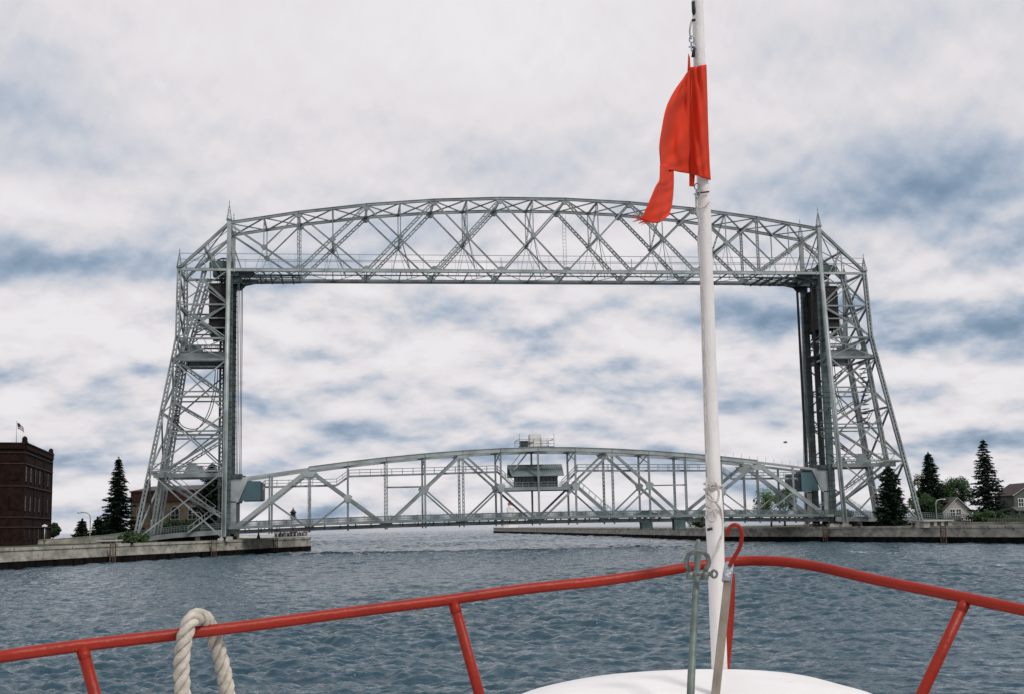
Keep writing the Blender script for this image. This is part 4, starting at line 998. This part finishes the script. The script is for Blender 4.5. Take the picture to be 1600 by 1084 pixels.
# ------------------------------------------------------------------ trees
def spruce(px, py_top, py_base, d, wpx, seed, lab, mt=spruce_m, sparse=1.0, group=None, low=.04, pw=.9):
    rnd = random.Random(seed); p = at(px, py_base, d); x0, y0, z0 = p.x, p.y, 2.6
    H = at(px, py_top, d).z-z0; Rm = 1.42*wpx*d/FPX/2
    r = empty('spruce_tree', (x0, y0, z0), lab, 'spruce tree', group)
    t = MB(); t.tube([(x0, y0, z0), (x0, y0, z0+H*.5), (x0, y0, z0+H*.97)], [H*.018, H*.011, .02], 7); t.build('trunk', bark, r)
    b = MB(); nw = int(H*(2.3 if sparse > .8 else 2.0))
    for w in range(nw):
        f = low+(1-low)*w/nw; zc = z0+H*f; rad = Rm*(1-f)**pw*rnd.uniform(.82, 1.12)+.12
        if f < .12: rad *= .8
        nb = int((9 if sparse >= 1 else 7)*1)
        a0 = rnd.uniform(0, 6.28)
        for k in range(nb):
            if rnd.random() > .92*sparse+.05: continue
            a = a0+6.283*k/nb+rnd.uniform(-.3, .3); rl = rad*rnd.uniform(.65, 1.15)
            dx, dy = math.cos(a), math.sin(a); n = max(3, int(rl/.28)); droop = rnd.uniform(.15, .42)
            for j in range(n):
                u = (j+.6)/n; rr = rl*u; zz = zc+rnd.uniform(-.1, .1)-droop*rl*u*(1-.35*u*u*2)+.0
                cw = (.30+.36*(1-u))*min(1, .5+rl*.35)
                for q in range(3):
                    ox, oy, oz = (rnd.uniform(-1, 1)*cw for _ in range(3)); c = Vector((x0+dx*rr+ox*.8, y0+dy*rr+oy*.8, zz+oz*.22))
                    s_ = rnd.uniform(.20, .42); a2 = a+rnd.uniform(-1.1, 1.1)
                    u1 = Vector((math.cos(a2), math.sin(a2), rnd.uniform(-.5, .15)))*s_*1.7; u2 = Vector((-math.sin(a2), math.cos(a2), rnd.uniform(-.5, .5)))*s_*.7
                    b.add([c-u1*.5-u2, c+u1, c-u1*.5+u2], [(0, 1, 2)])
                    b.add([c-u1*.6, c+u1*.7+Vector((0, 0, -s_*.5)), c+Vector((0, 0, s_*.35))], [(0, 1, 2)])
    for q in range(30):
        a2 = rnd.uniform(0, 6.28); c = Vector((x0, y0, z0+H*rnd.uniform(.9, 1.0))); s_ = .16
        b.add([c, c+Vector((math.cos(a2)*s_*1.6, math.sin(a2)*s_*1.6, .1)), c+Vector((0, 0, .35))], [(0, 1, 2)])
    b.build('crown', mt, r)
def broadleaf(px, py_top, py_base, d, wpx, seed, lab, mt=leaf_m, bush=False, dens=1.0, cat=None, group=None):
    rnd = random.Random(seed); p = at(px, py_base, d); x0, y0, z0 = p.x, p.y, 2.6
    H = at(px, py_top, d).z-z0; Rm = wpx*d/FPX/2
    r = empty('bush' if bush else 'broadleaf_tree', (x0, y0, z0), lab, cat or ('bush' if bush else 'tree'), group)
    t = MB(); cl = []
    if not bush: t.tube([(x0, y0, z0), (x0+.1, y0, z0+H*.35)], [H*.03, H*.02], 7)
    nc = int((26 if not bush else 20)*dens)
    for k in range(nc):
        a = rnd.uniform(0, 6.28); e = rnd.uniform(-.5, 1); rr = rnd.uniform(.35, .95)
        cx, cy = x0+math.cos(a)*Rm*rr*math.sqrt(max(.1, 1-e*e*.7)), y0+math.sin(a)*Rm*rr*math.sqrt(max(.1, 1-e*e*.7))
        cz = z0+H*((.58+.34*e*rnd.uniform(.7, 1.05)) if not bush else (.42+.42*e*rnd.uniform(.6, 1)))
        cl.append((cx, cy, cz, rnd.uniform(.2, .42)*Rm*(1 if not bush else .9)))
        t.tube([(x0, y0, z0+H*(.3 if not bush else .02)), (x0*.6+cx*.4, y0*.6+cy*.4, z0+(cz-z0)*.6), (cx, cy, cz)], [.09 if not bush else .04, .05, .02], 5)
    t.build('trunk' if not bush else 'stems', bark, r)
    b = MB()
    for cx, cy, cz, cr in cl:
        for q in range(int(130*dens*min(2.5, max(.6, cr)))):
            v = Vector((rnd.gauss(0, 1), rnd.gauss(0, 1), rnd.gauss(0, .8))).normalized()*cr*rnd.uniform(.45, 1.1)
            c = Vector((cx, cy, cz))+v; s_ = rnd.uniform(.12, .26); u = Vector((rnd.gauss(0, 1), rnd.gauss(0, 1), rnd.gauss(0, 1))).normalized(); w = u.orthogonal().normalized()
            b.add([c-u*s_, c+w*s_*.7, c+u*s_, c-w*s_*.7], [(0, 1, 2, 3)])
    b.build('foliage' if bush else 'crown', mt, r)
spruce(183, 714, 832, 236, 56, 1, 'tallest spruce left of the bridge, beside the tan building', sparse=.9, pw=1.0)
spruce(128, 811, 836, 240, 24, 2, 'small dense conical spruce between warehouse and tall spruce', pw=.7)
spruce(152, 808, 836, 242, 26, 3, 'short narrow spruce just left of the tall spruce', pw=.8)
spruce(331, 722, 832, 250, 60, 4, 'dark spruce standing behind the left tower legs', pw=.7)
broadleaf(82, 815, 840, 262, 22, 5, 'round leafy tree at the right corner of the brick warehouse')
broadleaf(12, 824, 856, 207, 36, 6, 'dark bush in front of the brick warehouse', bush=True)
broadleaf(172, 806, 836, 246, 40, 8, 'dark leafy tree low behind the tall left spruce')
broadleaf(207, 829, 848, 212, 44, 9, 'low rounded dark green bush on the quay at the left tower foot', mt=leaf_m, bush=True)
broadleaf(285, 812, 836, 240, 74, 10, 'long dark hedge bush inside the left tower', bush=True, dens=1.6)
broadleaf(345, 812, 836, 246, 44, 11, 'dark hedge bush beside the inner left tower leg', bush=True)
spruce(1394, 728, 826, 232, 42, 12, 'broad dark spruce between the right tower legs', pw=.45)
spruce(1457, 706, 812, 262, 44, 13, 'dense pointed spruce left of the cottage', pw=.75)
spruce(1545, 684, 816, 243, 52, 14, 'tallest open-branched spruce at far right', sparse=.8, mt=spruce_b, pw=.85)
broadleaf(1440, 738, 812, 270, 34, 15, 'lighter leafy tree at the left edge of the dense pointed spruce', mt=leaf_m)
broadleaf(1492, 740, 812, 285, 56, 16, 'round dark leafy tree behind the cottage', mt=leaf_m, dens=1.5)
broadleaf(1444, 770, 815, 258, 44, 17, 'leafy tree low in front of the dense pointed spruce')
broadleaf(1474, 803, 814, 262, 16, 18, 'dark bush at the left corner of the cottage', bush=True)
broadleaf(1546, 797, 824, 236, 52, 19, 'broad dark bush beneath the tallest right spruce', bush=True, dens=1.5)
broadleaf(1205, 764, 812, 292, 56, 20, 'bright green tree seen through the right end of the lift span', mt=leaf_l, dens=.8)
broadleaf(1226, 758, 812, 300, 40, 21, 'darker green tree behind the right machinery panel', mt=leaf_m, dens=.8)
broadleaf(1320, 796, 815, 285, 30, 22, 'small round tree behind the foot of the right tower', mt=leaf_m)
broadleaf(1096, 806, 824, 292, 34, 23, 'bright green bush on the right pier behind the flagstaff', mt=leaf_l, bush=True)
broadleaf(1590, 806, 824, 228, 40, 24, 'small bush at the right edge by the picket fence', bush=True)

# crowd on the left pier tip
b = MB(); rnd = random.Random(5); cm = [mat('shirt_white', (.6, .58, .55), .8), mat('shirt_red', (.35, .06, .05), .8), mat('dark_clothes', (.03, .03, .04), .8), mat('skin', (.35, .2, .14), .6), mat('denim', (.05, .08, .15), .8)]
for k in range(85):
    q = onz(434+46*k/84+rnd.uniform(-1, 1), 838.5-.05*(k/84*46), 2.78); q = Vector((q.x-rnd.uniform(0, 1)*1.0, q.y+rnd.uniform(.4, 6.0), 2.76)); h = rnd.uniform(1.45, 1.82)
    a = rnd.uniform(0, 6.28); t = Vector((math.cos(a), math.sin(a), 0)); tm, bm_ = rnd.choice((0, 0, 1, 2, 4, 0)), rnd.choice((2, 4, 2, 0))
    for i in (-1, 1):
        b.tube([q+t*(.09*i), q+t*(.09*i)+Vector((0, 0, h*.25)), q+t*(.08*i)+Vector((0, 0, h*.5))], [.055, .06, .09], 6, bm_)
        b.tube([q+t*(.19*i)+Vector((0, 0, h*.80)), q+t*(.26*i)+Vector((0, 0, h*.62)), q+t*(.24*i)+Vector((0, 0, h*.45))], [.06, .045, .035], 5, tm)
    b.tube([q+Vector((0, 0, h*x)) for x in (.47, .6, .75, .82, .85)], [.15, .14, .19, .14, .06], 8, tm)
    b.tube([q+Vector((0, 0, h*x)) for x in (.85, .88, .93, .98, 1.0)], [.055, .09, .10, .08, .02], 8, rnd.choice((3, 3, 2)))
tag(b.build('crowd', cm), 'dense crowd of people watching from the tip of the left pier', 'crowd', None, 'stuff')
# gull
pg = at(1227, 691, 150); b = MB()
b.tube([pg+Vector((-.25, 0, 0)), pg+Vector((-.1, 0, .02)), pg+Vector((.1, 0, .03)), pg+Vector((.22, 0, .05)), pg+Vector((.3, 0, .04))], [.02, .07, .08, .05, .01], 8)
for s in (-1, 1):
    b.poly([pg+Vector((-.08, 0, .05)), pg+Vector((.12, 0, .05)), pg+Vector((.1, s*.3, .22)), pg+Vector((-.02, s*.62, .12)), pg+Vector((-.08, s*.3, .17))], .02, (0, 0, 1))
tag(b.build('gull', mat('gull_grey', (.2, .2, .2), .8)), 'tiny gull flying right of the flagstaff', 'bird')

# ------------------------------------------------------------------ the boat in the foreground
def paint_red():
    return mat('red_paint', (.255, .017, .007), .42, 0, .10, 5, spot=((.06, .018, .012), 20, .685), spec=.25, bump=.12, bscale=34)
redp = paint_red()
hull_w = mat('white_gelcoat', (.82, .81, .81), .42, 0, .04, 2.2, spot=((.62, .60, .57), 5, .66), bump=.1, bscale=300)
RAIL = [(-260, 1064, 4.5), (-120, 1043, 4.95), (0, 1025, 5.3), (125, 1008, 5.48), (275, 990.5, 5.7), (400, 975.5, 5.87), (520, 959.5, 6.04), (640, 944, 6.2), (707, 935.5, 6.29), (800, 922, 6.42), (870, 914, 6.5), (927, 908.5, 6.56),
        (1000, 898, 6.66), (1050, 889.5, 6.76), (1080, 884.5, 6.82), (1120, 879, 6.87), (1165, 875.5, 6.88), (1200, 875.5, 6.82), (1240, 878.5, 6.73), (1285, 886, 6.6), (1325, 895, 6.48), (1364, 904, 6.36), (1443, 920, 6.16), (1510, 933.5, 6.0), (1600, 952.5, 5.8), (1720, 978, 5.5), (1860, 1012, 5.1)]
boat = empty('tour_boat', at(1130, 1045, 6.6), 'white bow of a boat with bent red tubular railing in the foreground', 'boat')
RP = [at(*q) for q in RAIL]
b = MB(); b.tube(smooth_path(RP, 6), .0268, 20)
# paint runs and weld beads
rail = b.build('top_rail', redp, boat)
def post(pa, pb, d, r=.0265):
    A = at(*pa, d); B = at(*pb, d-.02); C_ = A+(B-A)*((A.z-3.22)/(A.z-B.z)); b = MB()
    b.tube([A, lerp(A, C_, .5), C_], r, 18)
    b.tube([lerp(A, C_, .02), lerp(A, C_, .045), lerp(A, C_, .06)], [r*1.07, r*1.05, r], 18)
    b.build('stanchion', redp, boat); return C_
feet = [post((128, 1010), (148, 1084), 5.48), post((708, 938), (749, 1084), 6.29), post((1510, 935), (1440, 1084), 6.0)]
# hull below the rail (deck edge 10 cm inside the stanchion feet), foredeck coaming on top
hd = Vector((.30, .954, 0)).normalized()       # heading of the boat
cen = at(1130, 1045, 6.2)
edge = []
for q in RP:
    v = Vector((q.x, q.y, 0)); c0 = Vector((CX, CY, 0)); edge.append(c0+(v-c0)*1.0)
stern_l = edge[0]-hd*9; stern_r = edge[-1]-hd*9
E = [stern_l]+edge+[stern_r]
mid = sum(E, Vector())/len(E)
def ring(sc, z, fwd=0): return [Vector((mid.x+(e.x-mid.x)*sc, mid.y+(e.y-mid.y)*sc, z)) for e in E]
b = MB(); n = len(E)
rs = [ring(.80, -.4), ring(.88, .8), ring(.95, 2.2), ring(1.0, 3.15), ring(1.0, 3.24), ring(.955, 3.24), ring(.955, 2.3)]
vs = [p for r_ in rs for p in r_]
b.add(vs, [(i*n+k, i*n+(k+1) % n, (i+1)*n+(k+1) % n, (i+1)*n+k) for i in range(len(rs)-1) for k in range(n)]+[tuple((len(rs)-1)*n+k for k in range(n))])
b.build('hull', hull_w, boat)
b = MB(); b.tube(ring(1.008, 3.1)+[ring(1.008, 3.1)[0]], .05, 8); b.build('rub_rail', redp, boat)
# raised white foredeck with rounded edge, traced where it stands at z 3.76
ZT = 3.765
arc = [(760, 1104), (820, 1078.5), (880, 1063.5), (940, 1053.5), (1000, 1048), (1060, 1045), (1110, 1044), (1170, 1045), (1225, 1049), (1270, 1056), (1311, 1066.5), (1361, 1080), (1400, 1096)]
T0 = [onz(px, py, ZT) for px, py in arc]
back = Vector((T0[0].x, T0[0].y, ZT))-hd*.04; back2 = Vector((T0[-1].x, T0[-1].y, ZT))-hd*.04
T0 = [Vector(back)]+smooth_path(T0, 4)+[Vector(back2)]
c0 = sum(T0, Vector())/len(T0)
def rg(sc, z): return [Vector((c0.x+(p.x-c0.x)*sc, c0.y+(p.y-c0.y)*sc, z)) for p in T0]
rs = [rg(1.01, 3.2), rg(1.01, 3.70), rg(1.005, 3.735), rg(.99, 3.757), rg(.97, 3.765), rg(.6, 3.785), rg(.2, 3.80)]
b = MB(); n = len(T0); b.add([p for r_ in rs for p in r_], [(i*n+k, i*n+(k+1) % n, (i+1)*n+(k+1) % n, (i+1)*n+k) for i in range(len(rs)-1) for k in range(n)]+[tuple((len(rs)-1)*n+k for k in range(n))], 0, True)
b.build('foredeck', hull_w, boat)

# jackstaff
wood_w = mat('weathered_white_paint', (.82, .79, .77), .55, 0, .05, 6, spot=((.20, .15, .10), 9, .72), bump=.15, bscale=40, stretch=(1, 1, .25))
PD = 6.45
def pr(px, py): return at(px, py, PD)
b = MB()
ax = [(1124.5, 1056, 25), (1123, 1010, 25), (1121, 960, 25.5), (1119.5, 900, 26.5), (1118, 850, 27), (1116.5, 815, 29), (1116, 790, 27), (1114.5, 765, 25.5)]
b.tube([pr(x, y) for x, y, w in ax], [w/2*PD/FPX for x, y, w in ax], 20); b.build('jackstaff_foot', wood_w, boat)
b = MB()
ax = [(1117, 815, 20), (1115.2, 760, 23.5), (1113, 700, 23.5), (1108, 560, 22.5), (1103.5, 420, 21), (1099, 290, 20.5), (1094.5, 150, 19.5), (1090.5, 20, 18), (1089, -40, 17.5), (1087.5, -90, 17)]
b.tube([pr(x, y) for x, y, w in ax], [w/2*PD/FPX for x, y, w in ax], 20); b.build('jackstaff', wood_w, boat)
# red stem brace behind the jackstaff foot
b = MB(); b.poly([at(1134, 885, 6.75), at(1147, 895, 6.75), at(1147, 940, 6.72), at(1144, 990, 6.68), at(1139, 1043, 6.6), at(1134, 1043, 6.6), at(1133, 990, 6.65)], .05, FW); b.build('stem_brace', redp, boat)
# rope lashing and halyard on the staff
rope_m = mat('old_rope', (.50, .465, .40), .95, 0, .18, 30, bump=.35, bscale=220)
line_m = mat('white_line', (.62, .58, .54), .9, 0, .15, 25, bump=.5, bscale=200)
def laid(b, pts, R0, lay, ns=3, n=8, seg=None):
    """three strand laid rope along pts"""
    P = smooth_path(pts, 10); L = [0]
    for a, c in zip(P[:-1], P[1:]): L.append(L[-1]+(c-a).length)
    m = seg or int(L[-1]/(lay/10)); Q = []; j = 0
    for i in range(m+1):
        s = L[-1]*i/m
        while j < len(P)-2 and L[j+1] < s: j += 1
        t = (s-L[j])/max(1e-6, L[j+1]-L[j]); Q.append((P[j]*(1-t)+P[j+1]*t, s))
    a = (Q[1][0]-Q[0][0]).orthogonal().normalized(); fr = []
    for i, (p, s) in enumerate(Q):
        t = (Q[min(i+1, m)][0]-Q[max(i-1, 0)][0]).normalized(); a = (a-t*a.dot(t)).normalized(); fr.append((p, s, a.copy(), t.cross(a)))
    for k in range(ns):
        b.tube([p+(u*math.cos(6.2832*(s/lay+k/ns))+v*math.sin(6.2832*(s/lay+k/ns)))*R0*.56 for p, s, u, v in fr], R0*.47, n)
hal = empty('halyard', pr(1108, 790), 'thin white line knotted around the flagstaff and running along it', 'rope')
def wrap(b, yc, tilt, w=14.5, r=.006, front=.0):
    pts = []
    for i in range(17):
        a = 6.2832*i/16; xx = 1115+(w)*math.cos(a); d = PD+w*PD/FPX*math.sin(a)*-1.0*-1
        pts.append(at(xx, yc+tilt*math.cos(a), d))
    b.tube(pts, r, 7, cap=False)
b = MB()
wrap(b, 757, 2); wrap(b, 761, -3)
b.tube(smooth_path([at(1103, 752, 6.39), at(1106, 766, 6.37), at(1113, 778, 6.38), at(1121, 788, 6.38), at(1127, 800, 6.41), at(1128, 830, 6.42), at(1122, 855, 6.385), at(1113, 872, 6.385), at(1109, 885, 6.39)], 5), .0055, 7)
b.tube(smooth_path([at(1104, 770, 6.38), at(1110, 758, 6.36), at(1117, 752, 6.37), at(1123, 768, 6.38), at(1120, 782, 6.37), at(1108, 779, 6.37), at(1104, 770, 6.38)], 5), .0065, 7)
b.tube(smooth_path([at(1104, 790, 6.38), at(1112, 794, 6.355), at(1118, 806, 6.36), at(1112, 814, 6.36), at(1105, 808, 6.37), at(1110, 797, 6.35), at(1120, 794, 6.37)], 5), .007, 7)
b.build('lashing', line_m, hal)
b = MB(); b.tube(smooth_path([at(1087, 305, 6.43), at(1089, 335, 6.42), at(1093, 350, 6.41), at(1091, 380, 6.42), at(1096, 450, 6.42), at(1101, 600, 6.42), at(1104, 745, 6.4)], 5), .0042, 6)
b.build('line', line_m, hal); b = MB(); b.tube(smooth_path([at(1087, 322, 6.42), at(1095, 326, 6.39), at(1103, 322, 6.39), at(1108, 316, 6.42)], 5), .004, 6)
b.build('line', line_m, hal); b = MB(); b.tube(smooth_path([at(1083, 28, 6.43), at(1079, 40, 6.43), at(1078, 52, 6.43), at(1080, 62, 6.43)], 5), .005, 6)
b.build('line', line_m, hal)
for cx, cy, r0 in ((1109, 826, 4), (1108, 799, 2.5), (1084, 32, 2.5)):
    b = MB(); b.tube([at(cx-r0, cy+1, 6.40), at(cx+r0, cy-1, 6.40)], .007, 8); b.build('cleat_bolt', black_m, hal)
zinc = mat('zinc_hardware', (.32, .36, .40), .35, .7, .2, 20)
def ringm(b, px, py, d, r, rt=.003, tilt=.0):
    c = at(px, py, d); u = RT*math.cos(tilt)+FW*math.sin(tilt)
    b.tube([c+(u*math.cos(6.2832*i/14)+UP*math.sin(6.2832*i/14)*1.25)*r for i in range(15)], rt, 6, cap=False)
def snap(cx, cy, lab, flip=1):
    r = empty('snap_hook', at(cx, cy, 6.41), lab, 'snap hook', 'snap hooks on the flagstaff')
    b = MB(); ringm(b, cx, cy-8*flip, 6.41, .013); ringm(b, cx+1, cy+7*flip, 6.41, .011, .003, .8); b.build('ring', zinc, r)
    b = MB(); b.tube(smooth_path([at(cx, cy-4, 6.41), at(cx-1, cy, 6.41), at(cx+1, cy+5, 6.41), at(cx+4, cy+3, 6.40)], 4), .0045, 7)
    b.tube([at(cx-5, cy+4, 6.41), at(cx+5, cy+2, 6.4)], .0035, 6); b.build('hook', zinc, r)
snap(1081, 70, 'grey metal snap hook with ring clipped above the red flag')
snap(1089, 300, 'grey metal snap hook with ring clipped below the red flag')
b = MB(); b.tube([at(1083, 90, 6.42), at(1084, 80, 6.41), at(1085, 76, 6.43)], [.010, .008, .006], 8)
b.tube([at(1084.5, 4, 6.44), at(1084, 20, 6.43), at(1086, 26, 6.44)], [.014, .010, .006], 8); b.tube([at(1090, 302, 6.40), at(1108, 300, 6.41)], .004, 6)
b.build('staff_fitting', black_m, boat)

# red flag streaming towards the camera
flag_m = mat('red_cloth', (.62, .034, .005), .9, 0, .05, 6, bump=.15, bscale=400)
def sheet(rows, name, parent, mt, seg=9):
    """rows: list of [(px,py,d),...] across the cloth, same length each"""
    b = MB(); G = []
    cols = [smooth_path([at(*q) for q in c], seg) for c in zip(*rows)]      # smooth along the length
    for rws in zip(*cols): G.append(smooth_path(list(rws), 7))
    ph = len(name)
    for i, r_ in enumerate(G):
        for k, p in enumerate(r_):
            u, v = k/len(r_), i/len(G); e = math.sin(math.pi*min(1, max(0, u)))
            r_[k] = p + FW*(e*(.016*math.sin(7*u+5*v+ph)+.007*math.sin(19*u-8*v+ph)+.004*math.sin(31*v+9*u)))
    w = len(G[0]); b.add([p for r_ in G for p in r_], [(i*w+k, i*w+k+1, (i+1)*w+k+1, (i+1)*w+k) for i in range(len(G)-1) for k in range(w-1)], 0, True)
    o = b.build(name, mt, parent); s_ = o.modifiers.new('cloth_thickness', 'SOLIDIFY'); s_.thickness = .003; return o
flag = empty('red_flag', at(1080, 190, 6.4), 'plain red cloth flag with torn tail hanging furled on the white flagstaff', 'flag')
# hoist panel wrapped in front of the staff
sheet([[(1077, 106, 6.40), (1085, 104.5, 6.375), (1094, 103, 6.38), (1103, 101.5, 6.42)], [(1076, 150, 6.40), (1085, 149, 6.372), (1096, 148, 6.38), (1104.5, 147, 6.43)],
       [(1075.5, 200, 6.40), (1086, 200, 6.37), (1097, 199, 6.38), (1106, 198, 6.43)], [(1076.5, 245, 6.40), (1087, 246, 6.37), (1099, 247, 6.38), (1108, 248, 6.42)], [(1078.5, 272.5, 6.40), (1089, 275, 6.37), (1100, 278.5, 6.38), (1110, 282, 6.42)]], 'hoist_panel', flag, flag_m)
# streaming part, bellied to the left and forward
sheet([[(1075, 113, 6.39), (1075.5, 112, 6.37), (1076, 111, 6.35), (1077, 110, 6.38)], [(1055, 140, 6.25), (1063, 141, 6.30), (1070, 142, 6.33), (1077, 143, 6.38)],
       [(1041, 168, 6.12), (1052, 170, 6.22), (1066, 172, 6.35), (1077, 174, 6.385)], [(1033.5, 203, 6.02), (1046, 206, 6.22), (1062, 208, 6.30), (1077, 210, 6.385)],
       [(1030, 229, 5.98), (1043, 232, 6.22), (1058, 236, 6.28), (1078, 240, 6.385)], [(1031, 248, 6.0), (1042, 252, 6.20), (1058, 256, 6.30), (1078, 258, 6.385)], [(1031.5, 260, 6.02), (1041, 266, 6.18), (1054, 268, 6.28), (1078.5, 272, 6.385)]], 'fly_panel', flag, flag_m)
sheet([[(1031, 258, 6.01), (1038, 258, 6.12), (1045, 260, 6.20), (1052, 264, 6.26)], [(1030, 281, 5.98), (1037, 283, 6.06), (1045, 284, 6.17), (1052, 284, 6.26)],
       [(1024, 292, 5.93), (1033, 297, 6.02), (1043, 302, 6.16), (1051, 305, 6.22)], [(1013, 318, 5.88), (1025, 322, 5.94), (1040, 326, 6.10), (1048.5, 326, 6.16)], [(1001.5, 343, 5.85), (1014, 348, 5.90), (1028, 349, 5.99), (1045.5, 337, 6.08)]], 'torn_tail', flag, flag_m)
b = MB(); rnd = random.Random(3)
for k in range(46):
    u = rnd.random(); c = at(1000+u*16, 342+u*6, 5.86); e = at(1000+u*16-rnd.uniform(4, 14), 342+u*6+rnd.uniform(-9, 5), 5.85+rnd.uniform(-.03, .03)); b.tube([c, lerp(c, e, .5)+UP*rnd.uniform(-.006, .006), e], .0011, 4)
b.build('frayed_threads', flag_m, flag)
b = MB(); b.poly([at(1075.5, 84, 6.415), at(1078, 90, 6.41), at(1079, 112, 6.40), at(1074, 116, 6.40)], .006, FW); b.poly([at(1077, 270, 6.41), at(1086, 272, 6.41), at(1084.5, 292, 6.40), at(1077, 291.5, 6.40)], .006, FW); b.build('hoist_tape', flag_m, flag)

# thick laid rope thrown over the rail
rp_ = empty('dock_rope', at(300, 975, 5.7), 'thick pale three strand rope looped over the red railing', 'rope')
b = MB(); laid(b, [at(290, 1200, 5.60), at(287, 1130, 5.60), at(285.5, 1085, 5.60), at(283.5, 1040, 5.61), at(287, 1004, 5.615), at(294, 977, 5.63), at(303, 964.5, 5.69), at(314, 962, 5.745), at(323, 970, 5.79), at(330, 985, 5.83), at(338, 1005, 5.84), at(347, 1037, 5.84), at(355, 1080, 5.84), at(362, 1130, 5.84), at(366, 1200, 5.84)], .0370, .17, 3, 10)
b.build('strands', rope_m, rp_)

# steel bar with shackle, leaning up from the foredeck
barm = mat('grey_green_bar', (.115, .15, .135), .6, .3, .3, 12, spot=((.07, .065, .05), 30, .62))
st = empty('mooring_bar', at(1080, 1080, 5.140), 'upright grey green steel bar with rounded top in front of the red rail', 'steel bar')
b = MB(); b.tube([at(1062, 1560, 4.884), at(1080, 1060, 5.204), at(1085, 960, 5.524), at(1088.5, 900, 5.684), at(1090, 868, 5.700), at(1091, 846, 5.716), at(1091.2, 842, 5.716)], [.016, .016, .0152, .0143, .0152, .0124, .0074], 12)
b.build('shaft', barm, st)
shk = empty('bow_shackle', at(1090, 888, 5.620), 'heavy grey bow shackle with screw pin hung on the steel bar', 'shackle')
galv_d = mat('dull_galvanised', (.15, .17, .165), .5, .5, .3, 30)
b = MB(); b.tube(smooth_path([at(1078, 898, 5.620), at(1076, 888, 5.612), at(1072.5, 878, 5.604), at(1076, 866, 5.596), at(1086, 861.5, 5.580), at(1094, 861.5, 5.580), at(1104, 866, 5.596), at(1107.5, 878, 5.604), at(1103, 889, 5.612), at(1101, 898, 5.620)], 5), .0105, 12)
b.tube([at(1078, 893, 5.604), at(1078, 904, 5.604)], .0165, 12); b.tube([at(1101.5, 893, 5.604), at(1101.5, 904, 5.604)], .0165, 12); b.build('bow', galv_d, shk)
b = MB(); b.tube([at(1072, 895, 5.604), at(1112, 896, 5.604)], .011, 12); ringm(b, 1116, 896, 5.604, .0125, .006); b.build('pin', galv_d, shk)
# boat hook: grey shaft, silver tape, red hook
hk = empty('boat_hook', at(1125, 1080, 5.140), 'leaning grey pole with silver tape and curled red hook beside the flagstaff', 'boat hook')
pole_m = mat('grey_brown_pole', (.22, .19, .155), .7, 0, .25, 14, stretch=(1, 1, .3))
b = MB(); A, B = at(1066, 1560, 4.884), at(1137.5, 905, 5.860)
b.beam(A, B, .034, .03, up=UP); b.build('shaft', pole_m, hk)
tape = mat('silver_tape', (.42, .46, .50), .35, .5, .2, 25, bump=.4, bscale=90)
b = MB(); b.tube([at(1135.5, 908, 5.852), at(1137.5, 892, 5.876), at(1139.5, 880, 5.892), at(1140, 877.5, 5.892)], [.0235, .0225, .0215, .014], 12); b.build('tape_wrap', tape, hk)
b = MB(); b.tube(smooth_path([at(1140, 884, 5.86), at(1147, 870, 5.86), at(1156, 854, 5.86), at(1159, 838, 5.86), at(1157.5, 826, 5.86), at(1151, 819.5, 5.86), at(1143.5, 820.5, 5.86), at(1138, 827, 5.86), at(1136, 836, 5.86)], 5), [.0095]*41, 12); b.build('hook', redp, hk)
